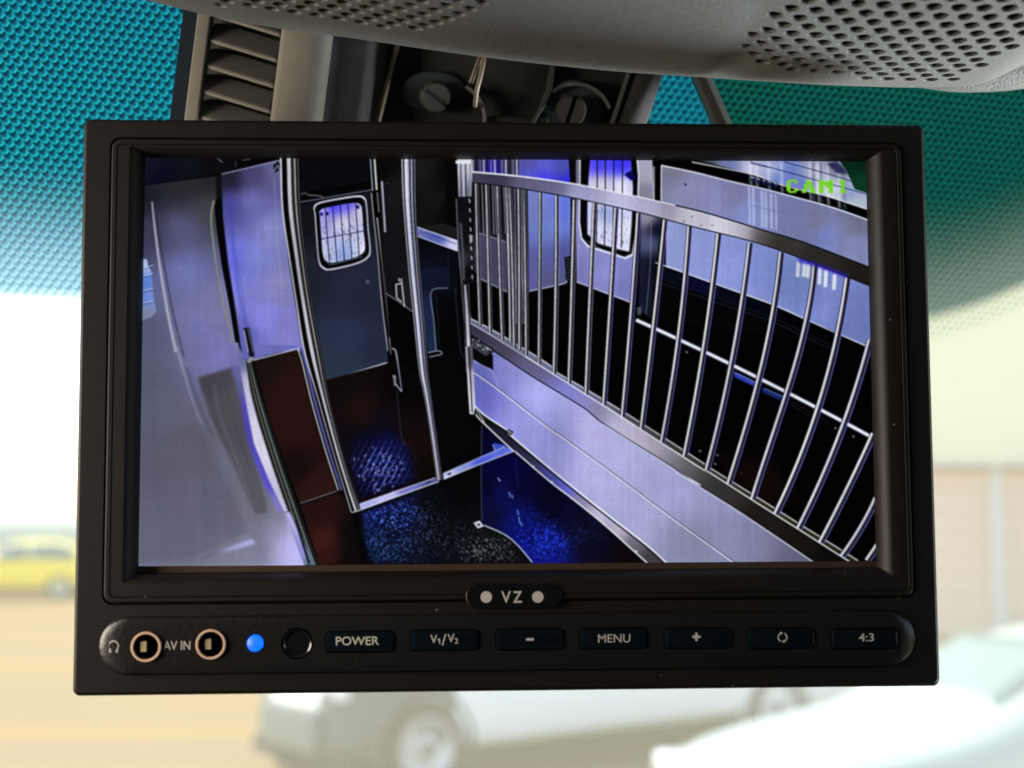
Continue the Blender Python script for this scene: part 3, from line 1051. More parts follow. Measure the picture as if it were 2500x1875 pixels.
# housing: sides, rounded edge, flat face with cut-outs for the screen frame and the button pocket
s = Shape()
L = [s.loop(rr(-hw+6, hw-6, -hh+6, hh-6, 5), -26), s.loop(rr(-hw+1.5, hw-1.5, -hh+1.5, hh-1.5, 3), -22), s.loop(rr(-hw, hw, -hh, hh, 1.6), -9),
     s.loop(rr(-hw, hw, -hh, hh, 1.6), -1.3), s.loop(rr(-hw+.25, hw-.25, -hh+.25, hh-.25, 1.5), -.5), s.loop(rr(-hw+.9, hw-.9, -hh+.9, hh-.9, 1.3), 0)]
for a, b in zip(L[:-1], L[1:]): s.band(a, b)
s.cap(L[0])
g0 = s.loop(rr(fx0-.35, fx1+.35, fy0-.35, fy1+.35, 2.6), 0)
g1 = s.loop(rr(fx0+.15, fx1-.15, fy0+.15, fy1-.15, 2.3), -1.2)
s.band(g0, g1)
p0 = s.loop(rr(px0, px1, py0, py1, 99, 14), 0)
s.fill([L[-1], g0, p0])
s.done('housing', M_pl, mon)

# button pocket: a scooped stadium with round and square wells
s = Shape()
rim = rr(px0, px1, py0, py1, 99, 14)
def scoop(inset_y, inset_l, inset_r, z):
    out = []
    for (x, y) in rim:
        cyy = (py0+py1)/2; rad = (py1-py0)/2
        fl = max(0.0, min(1.0, (px0+rad-x)/rad)); fr_ = max(0.0, min(1.0, (x-(px1-rad))/rad))
        yy = cyy+(y-cyy)*(1-inset_y/rad)
        out.append((x+inset_l*fl-inset_r*fr_, yy))
    return s.loop(out, z)
q = [s.loop(rim, 0), scoop(.10, .25, .25, .16), scoop(.25, 1.6, 1.2, .62), scoop(.45, 3.4, 2.6, .95), scoop(.65, 5.2, 3.9, 1.05)]
for a, b in zip(q[:-1], q[1:]): s.band(a, b)
ZF = 1.05
jack_c = [ML(357, 1579, ZF), ML(515, 1573, ZF)]
led_c, ir_c = ML(622, 1571, ZF), ML(726, 1571, ZF)
pxmm = (ML(1300, 1560, ZF)[0]-ML(1200, 1560, ZF)[0])/100     # mm per photo pixel here
JR = 36.5*pxmm
wells = []
for c in jack_c: wells.append(circ(*c, JR+.22))
wells.append(circ(*led_c, 21.5*pxmm)); wells.append(circ(*ir_c, 38.5*pxmm))
bx = [880, 1087, 1294, 1498.5, 1704.5, 1907.5, 2111]
by = [1567, 1563, 1561, 1559, 1558.5, 1558.5, 1559]
btn = [ML(x, y, ZF) for x, y in zip(bx, by)]
BW, BH = 85.5*pxmm, 27*pxmm
for c in btn: wells.append(rr(c[0]-BW, c[0]+BW, c[1]-BH, c[1]+BH, 1.15, 5))
tops = [s.loop(w, ZF) for w in wells]
s.fill([q[-1]]+tops)
for w, t in zip(wells, tops):
    cx, cy = sum(p[0] for p in w)/len(w), sum(p[1] for p in w)/len(w)
    shr = [(cx+(x-cx)*.985, cy+(y-cy)*.985) for x, y in w]
    m_ = s.loop(shr, ZF-.15); b_ = s.loop(shr, ZF-6)
    s.band(t, m_); s.band(m_, b_, 1); s.cap(b_, 1)
s.done('button_panel', [M_pocket, M_well], mon)

# raised screen frame with its sloping inner edge down to the glass
ZS = -4.0
sx0, sx1, sy0, sy1 = rect_px([(354, 385), (2113, 394), (2139, 1371), (339, 1381)], ZS)
bx0, bx1, by0, by1 = rect_px([(314, 353), (2152, 366), (2188, 1412), (300, 1424)], .5)
s = Shape()
ix = 14*pxmm
L = [s.loop(rr(fx0+.15, fx1-.15, fy0+.15, fy1-.15, 2.3), -1.2), s.loop(rr(fx0+.2, fx1-.2, fy0+.2, fy1-.2, 2.2), .15), s.loop(rr(fx0+.55, fx1-.55, fy0+.55, fy1-.55, 2.0), .5),
     s.loop(rr(fx0+ix, fx1-ix, fy0+ix, fy1-ix, 1.4), .5), s.loop(rr(fx0+ix+.18, fx1-ix-.18, fy0+ix+.18, fy1-ix-.18, 1.3), .18), s.loop(rr(fx0+ix+.36, fx1-ix-.36, fy0+ix+.36, fy1-ix-.36, 1.2), .42),
     s.loop(rr(bx0, bx1, by0, by1, .9), .42)]
MARG = 1.5
for t in np.linspace(0.12, 1, 8):
    k = math.sin(t*math.pi/2)**1.0
    e = 1-math.cos(t*math.pi/2)
    x0 = bx0+(sx0-bx0)*(.25*t+.75*k); x1 = bx1+(sx1-bx1)*(.25*t+.75*k)
    y1 = by1+(sy1-by1)*(.25*t+.75*k); y0 = by0+(sy0-MARG-by0)*(.25*t+.75*k)
    L.append(s.loop(rr(x0, x1, y0, y1, .5), .42+(ZS-.02-.42)*(.3*t+.7*e)))
for a, b in zip(L[:-1], L[1:]): s.band(a, b)
s.done('screen_frame', M_pl, mon, 24)
mb = box('screen_margin', (sx0-.3)/1000, (sx1+.3)/1000, (sy0-MARG-.4)/1000, (sy0-.01)/1000, (ZS-.6)/1000, (ZS-.05)/1000, material('brown_lcd_margin', (0.055, 0.035, 0.026), 0.25, 0.5), mon)  # brown reflection painted into the margin's colour

# logo plate
c = ML(1254, 1455, .9)
lw, lh = 117*pxmm, 30.5*pxmm
plate = None
s = Shape()
L = [s.loop(rr(c[0]-lw, c[0]+lw, c[1]-lh, c[1]+lh, 99, 12), -.4), s.loop(rr(c[0]-lw, c[0]+lw, c[1]-lh, c[1]+lh, 99, 12), .62), s.loop(rr(c[0]-lw+.22, c[0]+lw-.22, c[1]-lh+.22, c[1]+lh-.22, 99, 12), .85)]
for a, b in zip(L[:-1], L[1:]): s.band(a, b)
s.cap(L[-1])
plate = s.done('logo_plate', M_gloss, mon)
for x in (1187, 1313):
    d = ML(x, 1457.5, .86)
    s = Shape()
    a, b = s.loop(circ(*d, 14*pxmm), .84), s.loop(circ(*d, 14*pxmm), .88)
    s.band(a, b); s.cap(b)
    s.done('printed_dot', M_ink, plate)

def lettering(name, txt, cxy, h, z, mat, parent, width=None, off=0.0):
    """flat printed lettering: cap height h mm, centred; width in mm squeezes or stretches it"""
    cu = bpy.data.curves.new(name, 'FONT')
    cu.body = txt; cu.align_x = 'CENTER'; cu.size = 1.0; cu.offset = off
    tmp = bpy.data.objects.new(name, cu); COL.objects.link(tmp)
    bpy.context.view_layer.update()
    me = bpy.data.meshes.new_from_object(tmp.evaluated_get(bpy.context.evaluated_depsgraph_get()))
    bpy.data.objects.remove(tmp); bpy.data.curves.remove(cu)
    co = np.array([v.co[:] for v in me.vertices])
    lo, hi = co.min(0), co.max(0)
    k = h/(hi[1]-lo[1]); kx = k if width is None else width/(hi[0]-lo[0])
    for v in me.vertices:
        v.co = ((cxy[0]+(v.co.x-(lo[0]+hi[0])/2)*kx)/1000, (cxy[1]+(v.co.y-(lo[1]+hi[1])/2)*k)/1000, z/1000)
    me.name = name
    return link(name, me, mat, parent)
def pxw(w): return w*pxmm
lettering('lettering', 'V', ML(1235.5, 1457.5, .9), 28*pxmm, .90, M_ink, plate, pxw(24), .012)
lettering('lettering', 'Z', ML(1263.5, 1457.5, .9), 28*pxmm, .90, M_ink, plate, pxw(22), .012)

# buttons
def cap_shape(c, i):
    s = Shape()
    w, h = BW-.25, BH-.25
    L = [s.loop(rr(c[0]-w, c[0]+w, c[1]-h, c[1]+h, .8, 5), ZF-4), s.loop(rr(c[0]-w, c[0]+w, c[1]-h, c[1]+h, .8, 5), ZF-.15), s.loop(rr(c[0]-w+.16, c[0]+w-.16, c[1]-h+.16, c[1]+h-.16, .7, 5), ZF+.22),
         s.loop(rr(c[0]-w+.75, c[0]+w-.75, c[1]-h+.95, c[1]+h-.95, .35, 5), ZF+.42)]
    for a, b in zip(L[:-1], L[1:]): s.band(a, b)
    s.cap(L[-1])
    return s.done('button', M_cap, mon, 18)
ZT = ZF+.45
labels = ['POWER', None, None, 'MENU', None, None, '4:3']
for i, c in enumerate(btn):
    b = cap_shape(c, i)
    if i == 0:
        lettering('lettering', 'POWER', ML(872.5, 1564.5, ZT), 20.5*pxmm, ZT, M_ink, b, pxw(104), .008)
    elif i == 1:
        lettering('lettering', 'V', ML(1059, 1560, ZT), 20*pxmm, ZT, M_ink, b, pxw(17), .006)
        d = ML(1072, 1565, ZT)
        V = [((d[0]+x*pxmm)/1000, (d[1]+y*pxmm)/1000, ZT/1000) for x, y in ((-.6, -6.5), (2.2, -6.5), (2.2, 6.5), (0, 6.5), (-3.4, 3.8), (-3.4, 1.4), (-.6, 3.0))]
        mesh('lettering', V, [(0, 1, 2, 6), (2, 3, 6), (3, 4, 5, 6)], M_ink, b)
        lettering('lettering', '/', ML(1084, 1562, ZT), 27*pxmm, ZT, M_ink, b, pxw(11), .006)
        lettering('lettering', 'V', ML(1101, 1558, ZT), 20*pxmm, ZT, M_ink, b, pxw(17), .006)
        lettering('lettering', '2', ML(1114, 1564.5, ZT), 13*pxmm, ZT, M_ink, b, pxw(9.5))
    elif i == 2:
        d = ML(1294, 1561, ZT)
        V, Fc = [], []
        box_into(V, Fc, (d[0]-9.5*pxmm)/1000, (d[0]+9.5*pxmm)/1000, (d[1]-3*pxmm)/1000, (d[1]+3*pxmm)/1000, (ZF+.40)/1000, ZT/1000)
        mesh('minus_sign', V, Fc, M_ink, b)
    elif i == 3:
        lettering('lettering', 'MENU', ML(1499.5, 1558.5, ZT), 20*pxmm, ZT, M_ink, b, pxw(79))
    elif i == 4:
        d = ML(1700.5, 1554.5, ZT)
        V, Fc = [], []
        a_, t_ = 10*pxmm, 3*pxmm
        box_into(V, Fc, (d[0]-a_)/1000, (d[0]+a_)/1000, (d[1]-t_)/1000, (d[1]+t_)/1000, (ZF+.40)/1000, ZT/1000)
        box_into(V, Fc, (d[0]-t_)/1000, (d[0]+t_)/1000, (d[1]-a_)/1000, (d[1]+a_)/1000, (ZF+.40)/1000, (ZT+.004)/1000)
        mesh('plus_sign', V, Fc, M_ink, b)
    elif i == 5:
        d = ML(1910.5, 1556, ZT)
        for a0 in (115, 295):
            V, Fc = [], []
            n = 12
            for k in range(n+1):
                a = math.radians(a0+k*130/n)
                for r_ in (9.0, 12.2):
                    V.append(((d[0]+r_*pxmm*math.cos(a))/1000, (d[1]+r_*pxmm*math.sin(a))/1000, ZT/1000))
            for k in range(n): Fc.append((2*k, 2*k+1, 2*k+3, 2*k+2))
            a = math.radians(a0); t = math.radians(a0-34); bb = len(V)
            for r_, ang in ((6.4, a), (15.0, a), (11.5, t)):
                V.append(((d[0]+r_*pxmm*math.cos(ang))/1000, (d[1]+r_*pxmm*math.sin(ang))/1000, ZT/1000))
            Fc.append((bb, bb+1, bb+2))
            mesh('cycle_arrow', V, Fc, M_ink, b)
    else:
        lettering('lettering', '4:3', ML(2115, 1556, ZT), 20*pxmm, ZT, M_ink, b, pxw(38), .010)

# jacks
for c in jack_c:
    je = bpy.data.objects.new('jack', None); COL.objects.link(je); je.parent = mon
    je.location = (c[0]/1000, c[1]/1000, ZF/1000)
    R = JR/1000
    lathe('ring', [(R, -.0005), (R, .00035), (R*.97, .00055), (R*.85, .00055), (R*.82, .0003), (R*.78, -.0012)], M_copper, je, 48, cap=False)
    lathe('barrel', [(R*.765, .0002), (R*.76, -.0035), (R*.74, -.0055), (0.00001, -.0055)], M_well, je, 32)
    V, Fc = [], []
    box_into(V, Fc, -R*.40, -R*.02, -R*.34, R*.34, -.0040, -.0003)
    mesh('contact', V, Fc, M_gold, je)
    V, Fc = [], []
    box_into(V, Fc, R*.58, R*.75, -R*.22, R*.10, -.0040, -.0020)
    mesh('contact', V, Fc, M_gold, je)
lettering('lettering', 'AV IN', ML(432, 1576, ZF+.01), 21.5*pxmm, ZF+.015, M_inkg, mon, pxw(64), .004)

# headphone symbol printed on the scooped left end
def pocket_z(x):
    f = max(0.0, min(1.0, (x-px0)/4.9)); return 1.05*math.sin(f*math.pi/2)
d = ML(277.5, 1579, .7)
V, Fc = [], []
def put(x, y): V.append(((d[0]+x*pxmm)/1000, (d[1]+y*pxmm)/1000, (pocket_z(d[0]+x*pxmm)+.035)/1000)); return len(V)-1
n = 26; prev = None
for k in range(n+1):
    a = math.radians(-58+296*k/n)
    i0, i1 = put(10.2*math.cos(a), 2+10.2*math.sin(a)), put(13.6*math.cos(a), 2+13.6*math.sin(a))
    if prev: Fc.append((prev[0], prev[1], i1, i0))
    prev = (i0, i1)
for sg in (-1, 1):
    q4 = [put(sg*6, -14), put(sg*10.5, -14), put(sg*11.5, -5), put(sg*6, -6)]
    Fc.append(tuple(q4 if sg > 0 else q4[::-1]))
mesh('headphone_symbol', V, Fc, M_inkd, mon)

# pilot lamp and remote receiver
lc_ = Matrix.Translation((led_c[0]/1000, led_c[1]/1000, ZF/1000))
R = 19.5*pxmm/1000
lathe('indicator_light', [(R, -.004), (R, -.0002), (R*.9, .00025), (R*.6, .0006), (R*.25, .0008), (0.00001, .00085)], emitter('blue_led', (0.001, 0.062, 0.55), 0.9), mon, 32, lc_)
R = 36*pxmm/1000
ic_ = Matrix.Translation((ir_c[0]/1000, ir_c[1]/1000, ZF/1000))
lathe('remote_receiver', [(R, -.004), (R, -.0004), (R*.93, .00005), (R*.85, -.0001), (R*.80, -.0003), (0.00001, -.0002)], M_gloss, mon, 40, ic_)
# ------------------------------------------------------------------ the picture on the screen: the lorry's horse area, drawn in code
X0, Y0, IW, IH = 325, 372, 1826, 1024
IMG = np.zeros((IH, IW, 3), np.float32)
IMG[:] = (7, 7, 12)
TILE = {'1': (320, 360, .3014), '2': (700, 360, .3315), '3': (1100, 360, .3315), '4': (1600, 360, .3315),
        '5': (320, 850, .3376), '6': (780, 850, .3376), '7': (1240, 850, .3376), '8': (1650, 850, .3376), 'A': (0, 0, 1.0)}
def T(t, pts):
    ox, oy, k = TILE[t]
    return [(ox+x*k, oy+y*k) for x, y in pts]
def blur(a, r):
    r = int(r)
    if r < 1: return a
    for ax in (0, 1):
        for _ in range(2):
            pad = [(0, 0)]*a.ndim; pad[ax] = (r+1, r)
            c = np.cumsum(np.pad(a, pad, mode='edge'), axis=ax, dtype=np.float64)
            n = a.shape[ax]
            hi = np.take(c, range(2*r+1, 2*r+1+n), axis=ax); lo = np.take(c, range(0, n), axis=ax)
            a = ((hi-lo)/(2*r+1)).astype(np.float32)
    return a
def mask_poly(pts):
    p = np.array(pts, float)-(X0, Y0)
    x0, y0 = np.floor(p.min(0)).astype(int)-1; x1, y1 = np.ceil(p.max(0)).astype(int)+2
    x0, y0 = max(x0, 0), max(y0, 0); x1, y1 = min(x1, IW), min(y1, IH)
    if x1 <= x0 or y1 <= y0: return None
    w, h = x1-x0, y1-y0
    Q = 4
    tog = np.zeros((h*2, w*Q+1), np.int32)                       # two sub-rows per pixel row
    ys = y0+(np.arange(h*2)+.5)/2
    for i in range(len(p)):
        (ax, ay), (bx, by) = p[i], p[i-1]
        if ay == by: continue
        if ay > by: ax, ay, bx, by = bx, by, ax, ay
        r = np.nonzero((ys >= ay) & (ys < by))[0]
        if len(r) == 0: continue
        xc = np.clip(np.round((ax+(ys[r]-ay)*(bx-ax)/(by-ay)-x0)*Q).astype(int), 0, w*Q)
        np.add.at(tog, (r, xc), 1)
    m = (np.cumsum(tog, axis=1)[:, :w*Q] % 2).astype(np.float32).reshape(h*2, w, Q).mean(2)
    return x0, y0, (m[0::2]+m[1::2])/2
def paint(mk, col, a=1.0):
    if mk is None: return
    x0, y0, m = mk
    h, w = m.shape
    if isinstance(col, list):                                  # colour points: (x, y, rgb), blended by distance
        yy, xx = np.mgrid[y0:y0+h, x0:x0+w].astype(np.float32)
        eps = float(np.clip(h*w*.0035, 300, 1800))
        acc = np.zeros((h, w, 3), np.float32); ws = np.zeros((h, w, 1), np.float32)
        for (cx, cy, c) in col:
            d = ((xx-(cx-X0))**2+(yy-(cy-Y0))**2+eps)[..., None]
            k = 1/(d*np.sqrt(d)); acc += k*np.array(c, np.float32); ws += k
        c = acc/ws
    else:
        c = np.array(col, np.float32)
    mm = (m*a)[..., None]
    IMG[y0:y0+h, x0:x0+w] = IMG[y0:y0+h, x0:x0+w]*(1-mm)+c*mm
def soft(mk, r):
    if mk is None or r < 1: return mk
    x0, y0, m = mk
    g = int(r*2)+2
    big = np.zeros((m.shape[0]+2*g, m.shape[1]+2*g), np.float32); big[g:-g, g:-g] = m
    big = blur(big, r)
    bx, by = x0-g, y0-g
    cx, cy = max(0, -bx), max(0, -by)
    ex_, ey_ = min(big.shape[1], IW-bx), min(big.shape[0], IH-by)
    return bx+cx, by+cy, big[cy:ey_, cx:ex_]
def cols(t, lst): return [(*T(t, [(x, y)])[0], c) for x, y, c in lst]
def fill(t, pts, col, s=0, a=1.0, curve=False):
    q = T(t, pts)
    if curve: q = smooth_pts(q+[q[0]], 6)[:-1]
    paint(soft(mask_poly(q), s), cols(t, col) if isinstance(col, list) else col, a)
def stroke_pts(q, w0, w1=None, shift=0.0):
    q = smooth_pts(q, 7) if len(q) > 2 else np.array(q, float)
    w1 = w0 if w1 is None else w1
    d = np.gradient(q, axis=0); d /= np.linalg.norm(d, axis=1)[:, None]+1e-9
    nrm = np.stack([-d[:, 1], d[:, 0]], 1)
    w = np.linspace(w0, w1, len(q))[:, None]
    q = q+nrm*shift
    return np.vstack([q+nrm*w/2, (q-nrm*w/2)[::-1]])
def line(t, pts, w, col, s=0, a=1.0, w1=None, shift=0.0):
    paint(soft(mask_poly(stroke_pts(T(t, pts), w*.82, None if w1 is None else w1*.82, shift)), s), col, a)
def between(Lp, Rp, f0, f1, col, s=0):
    """a stripe of a pole given by its left and right outline"""
    L = smooth_pts(Lp, 10); R = smooth_pts(Rp, 10)
    k = np.linspace(0, 1, 40)
    def at(A, k): i = np.linspace(0, 1, len(A)); return np.stack([np.interp(k, i, A[:, 0]), np.interp(k, i, A[:, 1])], 1)
    L, R = at(L, k), at(R, k)
    paint(soft(mask_poly(np.vstack([L+(R-L)*f0, (L+(R-L)*f1)[::-1]])), s), col)
WHT = (226, 220, 240); LAV = (158, 156, 222); BLK = (3, 3, 7)

# ---- left: ceiling, pale wall and the big pale door
fill('1', [(60, 60), (1400, 60), (1400, 110), (1210, 105), (700, 215), (60, 320)], [(150, 150, (26, 30, 46)), (600, 150, (12, 13, 22)), (250, 260, (16, 17, 40)), (1000, 100, (7, 7, 10)), (520, 130, (22, 26, 38))])
line('1', [(700, 90), (745, 125)], 2, (150, 150, 170)); line('1', [(850, 110), (850, 160)], 1.5, (110, 110, 120)); line('1', [(900, 105), (970, 95)], 2, (120, 115, 100))
lp = T('1', [(60, 318), (690, 235), (700, 420), (760, 1000), (880, 1640)])+T('5', [(800, 60), (830, 250), (890, 650), (1000, 900), (1110, 1170), (1262, 1580), (40, 1580)])
paint(mask_poly(lp), cols('1', [(110, 400, (33, 34, 46)), (140, 700, (72, 72, 101)), (150, 1500, (99, 101, 132)), (400, 330, (48, 48, 52)), (420, 650, (105, 105, 151)), (450, 1000, (123, 127, 189)), (620, 500, (81, 81, 90)), (560, 1450, (132, 132, 191)), (700, 1300, (134, 129, 176)), (640, 280, (44, 44, 48))])
      + cols('5', [(150, 200, (101, 104, 129)), (200, 500, (107, 110, 134)), (650, 80, (140, 136, 206)), (150, 900, (114, 110, 134)), (400, 700, (116, 112, 127)), (600, 1100, (123, 121, 145)), (200, 1400, (123, 121, 147)), (900, 1450, (140, 138, 165)), (1180, 1480, (204, 193, 255)), (900, 1100, (127, 123, 138)), (780, 300, (132, 123, 165))]))
fill('5', [(85, 640), (470, 545), (560, 700), (860, 1330), (480, 1500), (60, 1540)], (108, 104, 122), 6, .45)
fill('5', [(485, 215), (735, 140), (800, 330), (900, 800), (990, 1190), (900, 1200), (700, 760), (560, 480)], [(560, 260, (86, 82, 94)), (700, 400, (100, 94, 104)), (940, 1150, (106, 104, 116))], 3)
line('5', [(600, 260), (640, 480), (760, 800), (880, 1150)], 7, (124, 114, 134), 3, .6); line('5', [(690, 240), (740, 520), (860, 860)], 5, (84, 80, 92), 3, .6)
line('5', [(520, 330), (620, 660), (800, 1100), (900, 1390)], 8, (134, 128, 146), 3, .55)
fill('5', [(470, 1540), (600, 1475), (880, 1380), (905, 1415), (620, 1500)], [(500, 1530, (120, 118, 140)), (850, 1400, (176, 174, 226))], 2)
# blue rim and white band beside the pale door
fill('5', [(715, 120), (780, 130), (830, 330), (900, 680), (1010, 950), (1110, 1180), (1060, 1190), (960, 980), (850, 700), (780, 350)], [(740, 150, (116, 112, 180)), (850, 600, (96, 84, 214)), (960, 900, (98, 84, 226)), (1090, 1160, (146, 132, 226))], 5, .8)
fill('5', [(780, -10), (840, 100), (860, 300), (930, 560), (1010, 800), (1100, 1080), (1135, 1180), (1110, 1185), (1000, 960), (890, 690), (840, 430), (800, 200)], [(810, 60, (120, 126, 180)), (840, 300, (206, 198, 232)), (940, 640, (224, 212, 236)), (1110, 1150, (204, 192, 232))], 1)
between(T('5', [(825, 90), (880, 400), (1000, 800), (1130, 1180), (1262, 1570)]), T('5', [(870, 80), (960, 400), (1080, 780), (1210, 1160), (1360, 1570)]), 0, 1, (26, 26, 20))
for f, w, c in ((.0, .10, (150, 150, 165)), (.30, .42, (120, 116, 104)), (.52, .60, (88, 90, 84)), (.66, .74, (150, 170, 180)), (.86, .93, (60, 66, 62))):
    between(T('5', [(825, 90), (880, 400), (1000, 800), (1130, 1180), (1262, 1570)]), T('5', [(870, 80), (960, 400), (1080, 780), (1210, 1160), (1360, 1570)]), f, w, c)
fill('5', [(1110, 1185), (1150, 1185), (1330, 1570), (1255, 1570)], [(1130, 1220, (190, 180, 240)), (1290, 1540, (90, 130, 150)), (1240, 1500, (176, 164, 246))], 2)
line('5', [(1190, 1240), (1290, 1560)], 7, (24, 38, 36), 1)
# white bead along the pale wall, bottle at the edge
line('1', [(172, 440), (190, 620), (225, 900), (265, 1150), (310, 1400), (365, 1660)], 4, (176, 170, 192), 1, .95, 10)
line('1', [(195, 560), (250, 900), (330, 1330), (420, 1700)], 3, (44, 46, 52), 1, .7, shift=-3)
line('5', [(330, -10), (370, 130), (460, 420), (520, 560)], 7, (166, 160, 180), 2, .8, 3)
line('5', [(400, 130), (500, 430), (600, 640)], 6, (88, 86, 98), 3, .6)
fill('1', [(90, 905), (130, 905), (140, 960), (165, 1000), (175, 1080), (180, 1160), (190, 1250), (206, 1330), (170, 1375), (90, 1405)], [(110, 940, (170, 180, 226)), (120, 1090, (96, 132, 206)), (150, 1230, (120, 140, 214)), (130, 1350, (132, 140, 168))], 1)
for y in (965, 1030, 1150, 1250): line('1', [(95, y+12), (150, y), (182, y-10)], 2, (196, 204, 236), 0, .8); line('1', [(95, y+24), (150, y+12), (180, y+4)], 1.5, (56, 60, 110), 0, .8)
# dark gap of the sliding door and its light edge
line('1', [(672, 430), (650, 560), (665, 760), (700, 1000), (755, 1290), (835, 1600)], 5, (150, 148, 132), 1)
fill('1', [(690, 408), (725, 430), (755, 560), (770, 900), (800, 1080), (850, 1330), (895, 1560), (880, 1585), (845, 1580), (800, 1300), (735, 960), (690, 640), (676, 480)], BLK)
fill('1', [(690, 235), (745, 215), (800, 300), (760, 440), (700, 410)], (24, 22, 28), 4)

# ---- second wall panel
fill('1', [(735, 212), (1210, 104), (1218, 300), (1240, 600), (1290, 1000), (1330, 1250), (1400, 1650), (1150, 1659), (1000, 1720), (905, 1720), (850, 1330), (790, 950), (745, 560)], [(800, 260, (40, 38, 60)), (1000, 200, (86, 82, 128)), (1150, 170, (112, 108, 158)), (820, 480, (88, 88, 160)), (960, 450, (124, 122, 188)), (1000, 900, (146, 148, 226)), (850, 900, (122, 120, 218)), (1150, 700, (146, 144, 206)), (1220, 1100, (152, 148, 206)), (1050, 1400, (150, 146, 232)), (1300, 1500, (140, 134, 204)), (940, 1500, (108, 108, 180))], 1)
line('1', [(800, 330), (830, 800), (880, 1200), (950, 1500)], 4, (80, 76, 200), 3, .7); line('1', [(1160, 250), (1190, 800), (1230, 1200)], 2, (186, 182, 226), 1, .5); line('1', [(860, 900), (940, 1400)], 1.5, (84, 86, 150), 0, .7)
line('1', [(735, 218), (1205, 106)], 2.5, (168, 164, 198))
fill('1', [(1150, 150), (1190, 110), (1215, 150), (1200, 190), (1165, 205)], (30, 28, 46)); line('1', [(1160, 190), (1190, 150), (1205, 180)], 2, (200, 190, 220))
fill('5', [(860, -20), (1198, -20), (1200, 0), (885, 80)], (122, 118, 190))
fill('1', [(910, 1465), (960, 1460), (1000, 1659), (1000, 1700), (960, 1700)], (30, 30, 40)); line('1', [(915, 1480), (950, 1660)], 2.5, (190, 186, 216)); line('1', [(950, 1470), (992, 1660)], 2, (150, 150, 180))
fill('5', [(830, 100), (870, 60), (890, 80), (860, 110)], (150, 150, 160))
# brown kick panel and lower frame
fill('5', [(885, 85), (1200, 5), (1230, 100), (1300, 400), (1400, 750), (1490, 1030), (1225, 1120), (1130, 900), (1000, 500)], [(950, 130, (36, 20, 15)), (1150, 300, (57, 25, 19)), (1200, 600, (57, 24, 20)), (1200, 850, (33, 17, 14)), (1350, 1000, (66, 27, 22))])
line('5', [(885, 88), (1198, 8)], 3, (200, 196, 220)); line('5', [(1225, 1124), (1490, 1034)], 2.5, (150, 140, 146))
line('5', [(1205, 0), (1240, 110), (1310, 400), (1410, 750), (1500, 1030)], 3, WHT)
line('5', [(1232, 0), (1265, 110), (1335, 400), (1435, 750), (1525, 1030)], 9, (104, 98, 170), 1, 1, 6)
fill('5', [(1225, 1135), (1500, 1045), (1560, 1100), (1600, 1230), (1659, 1560), (1360, 1570)], [(1300, 1200, (51, 22, 19)), (1400, 1380, (87, 33, 26)), (1600, 1350, (18, 12, 13)), (1580, 1540, (15, 12, 13)), (1430, 1540, (72, 29, 22))], 3)

# ---- blue-grey groom's door with its barred window
fill('2', [(80, 85), (640, 85), (640, 300), (95, 410)], (11, 13, 20))
fill('2', [(100, 335), (630, 250), (635, 295), (100, 385)], BLK)
line('2', [(100, 405), (640, 312)], 2, (150, 150, 190)); line('2', [(150, 350), (250, 360), (270, 380)], 3, (120, 120, 120)); line('2', [(100, 345), (150, 335)], 3, (110, 108, 110))
dr = T('2', [(100, 420), (620, 330), (640, 500), (680, 900), (730, 1400), (748, 1590)])+T('6', [(490, 106), (50, 240)])+T('2', [(270, 1600), (200, 1300), (150, 900), (110, 600)])
paint(mask_poly(dr), cols('2', [(160, 500, (23, 25, 35)), (600, 450, (30, 32, 43)), (200, 1000, (39, 45, 63)), (450, 1000, (46, 51, 73)), (600, 1100, (44, 49, 71)), (450, 1400, (53, 64, 97)), (650, 1480, (46, 54, 82)), (280, 1600, (53, 66, 88)), (450, 1600, (54, 66, 92))]))
line('6', [(50, 240), (490, 106)], 3, WHT); line('5', [(1362, -20), (1385, 110), (1408, 238)], 3, WHT)
win = [(205, 480), (200, 440), (240, 405), (400, 372), (530, 355), (575, 370), (592, 420), (605, 600), (620, 760), (600, 815), (520, 860), (330, 905), (270, 895), (235, 840), (218, 660)]
fill('2', win, (200, 198, 232), 0, 1, True)
cx, cy = 410, 630
def shrink(w, k): return [(cx+(x-cx)*k, cy+(y-cy)*k) for x, y in w]
fill('2', shrink(win, .955), (5, 5, 10), 0, 1, True)
fill('2', shrink(win, .80), [(280, 480, (190, 184, 240)), (330, 430, (70, 60, 240)), (450, 410, (110, 100, 246)), (420, 560, (226, 218, 240)), (300, 780, (206, 204, 246)), (540, 480, (220, 214, 240)), (540, 750, (224, 220, 246)), (420, 780, (150, 170, 236))], 0, 1, True)
rw = np.random.default_rng(3)
for _ in range(90):
    x = rw.uniform(255, 560); y = rw.uniform(560, 830); a = rw.uniform(-1.2, 1.2); l = rw.uniform(5, 26)
    line('2', [(x, y), (x+l*.6*math.sin(a), y+l)], rw.uniform(1, 2.6), [(40, 44, 120), (110, 140, 220), (60, 70, 100), (150, 170, 230)][int(rw.integers(4))], 0, .75)
for (x, y) in ((258, 492), (525, 440), (300, 488)): fill('2', [(x-16, y), (x, y-16), (x+14, y), (x, y+18)], (16, 14, 120), 1)
for k in range(6):
    xa = 282+k*56.5; xb = 318+k*54.5
    line('2', [(xa, 432-k*7), (xb, 862-k*11)], 2.6, (34, 34, 70))
line('2', [(246, 678), (590, 612)], 2.2, (34, 34, 90))
line('2', [(300, 850), (340, 862), (560, 806)], 2, (196, 210, 236), 0, .6)
fill('2', [(580, 990), (595, 975), (612, 990), (595, 1005)], (130, 130, 160)); fill('2', [(588, 990), (595, 983), (603, 990), (595, 997)], (20, 24, 40))
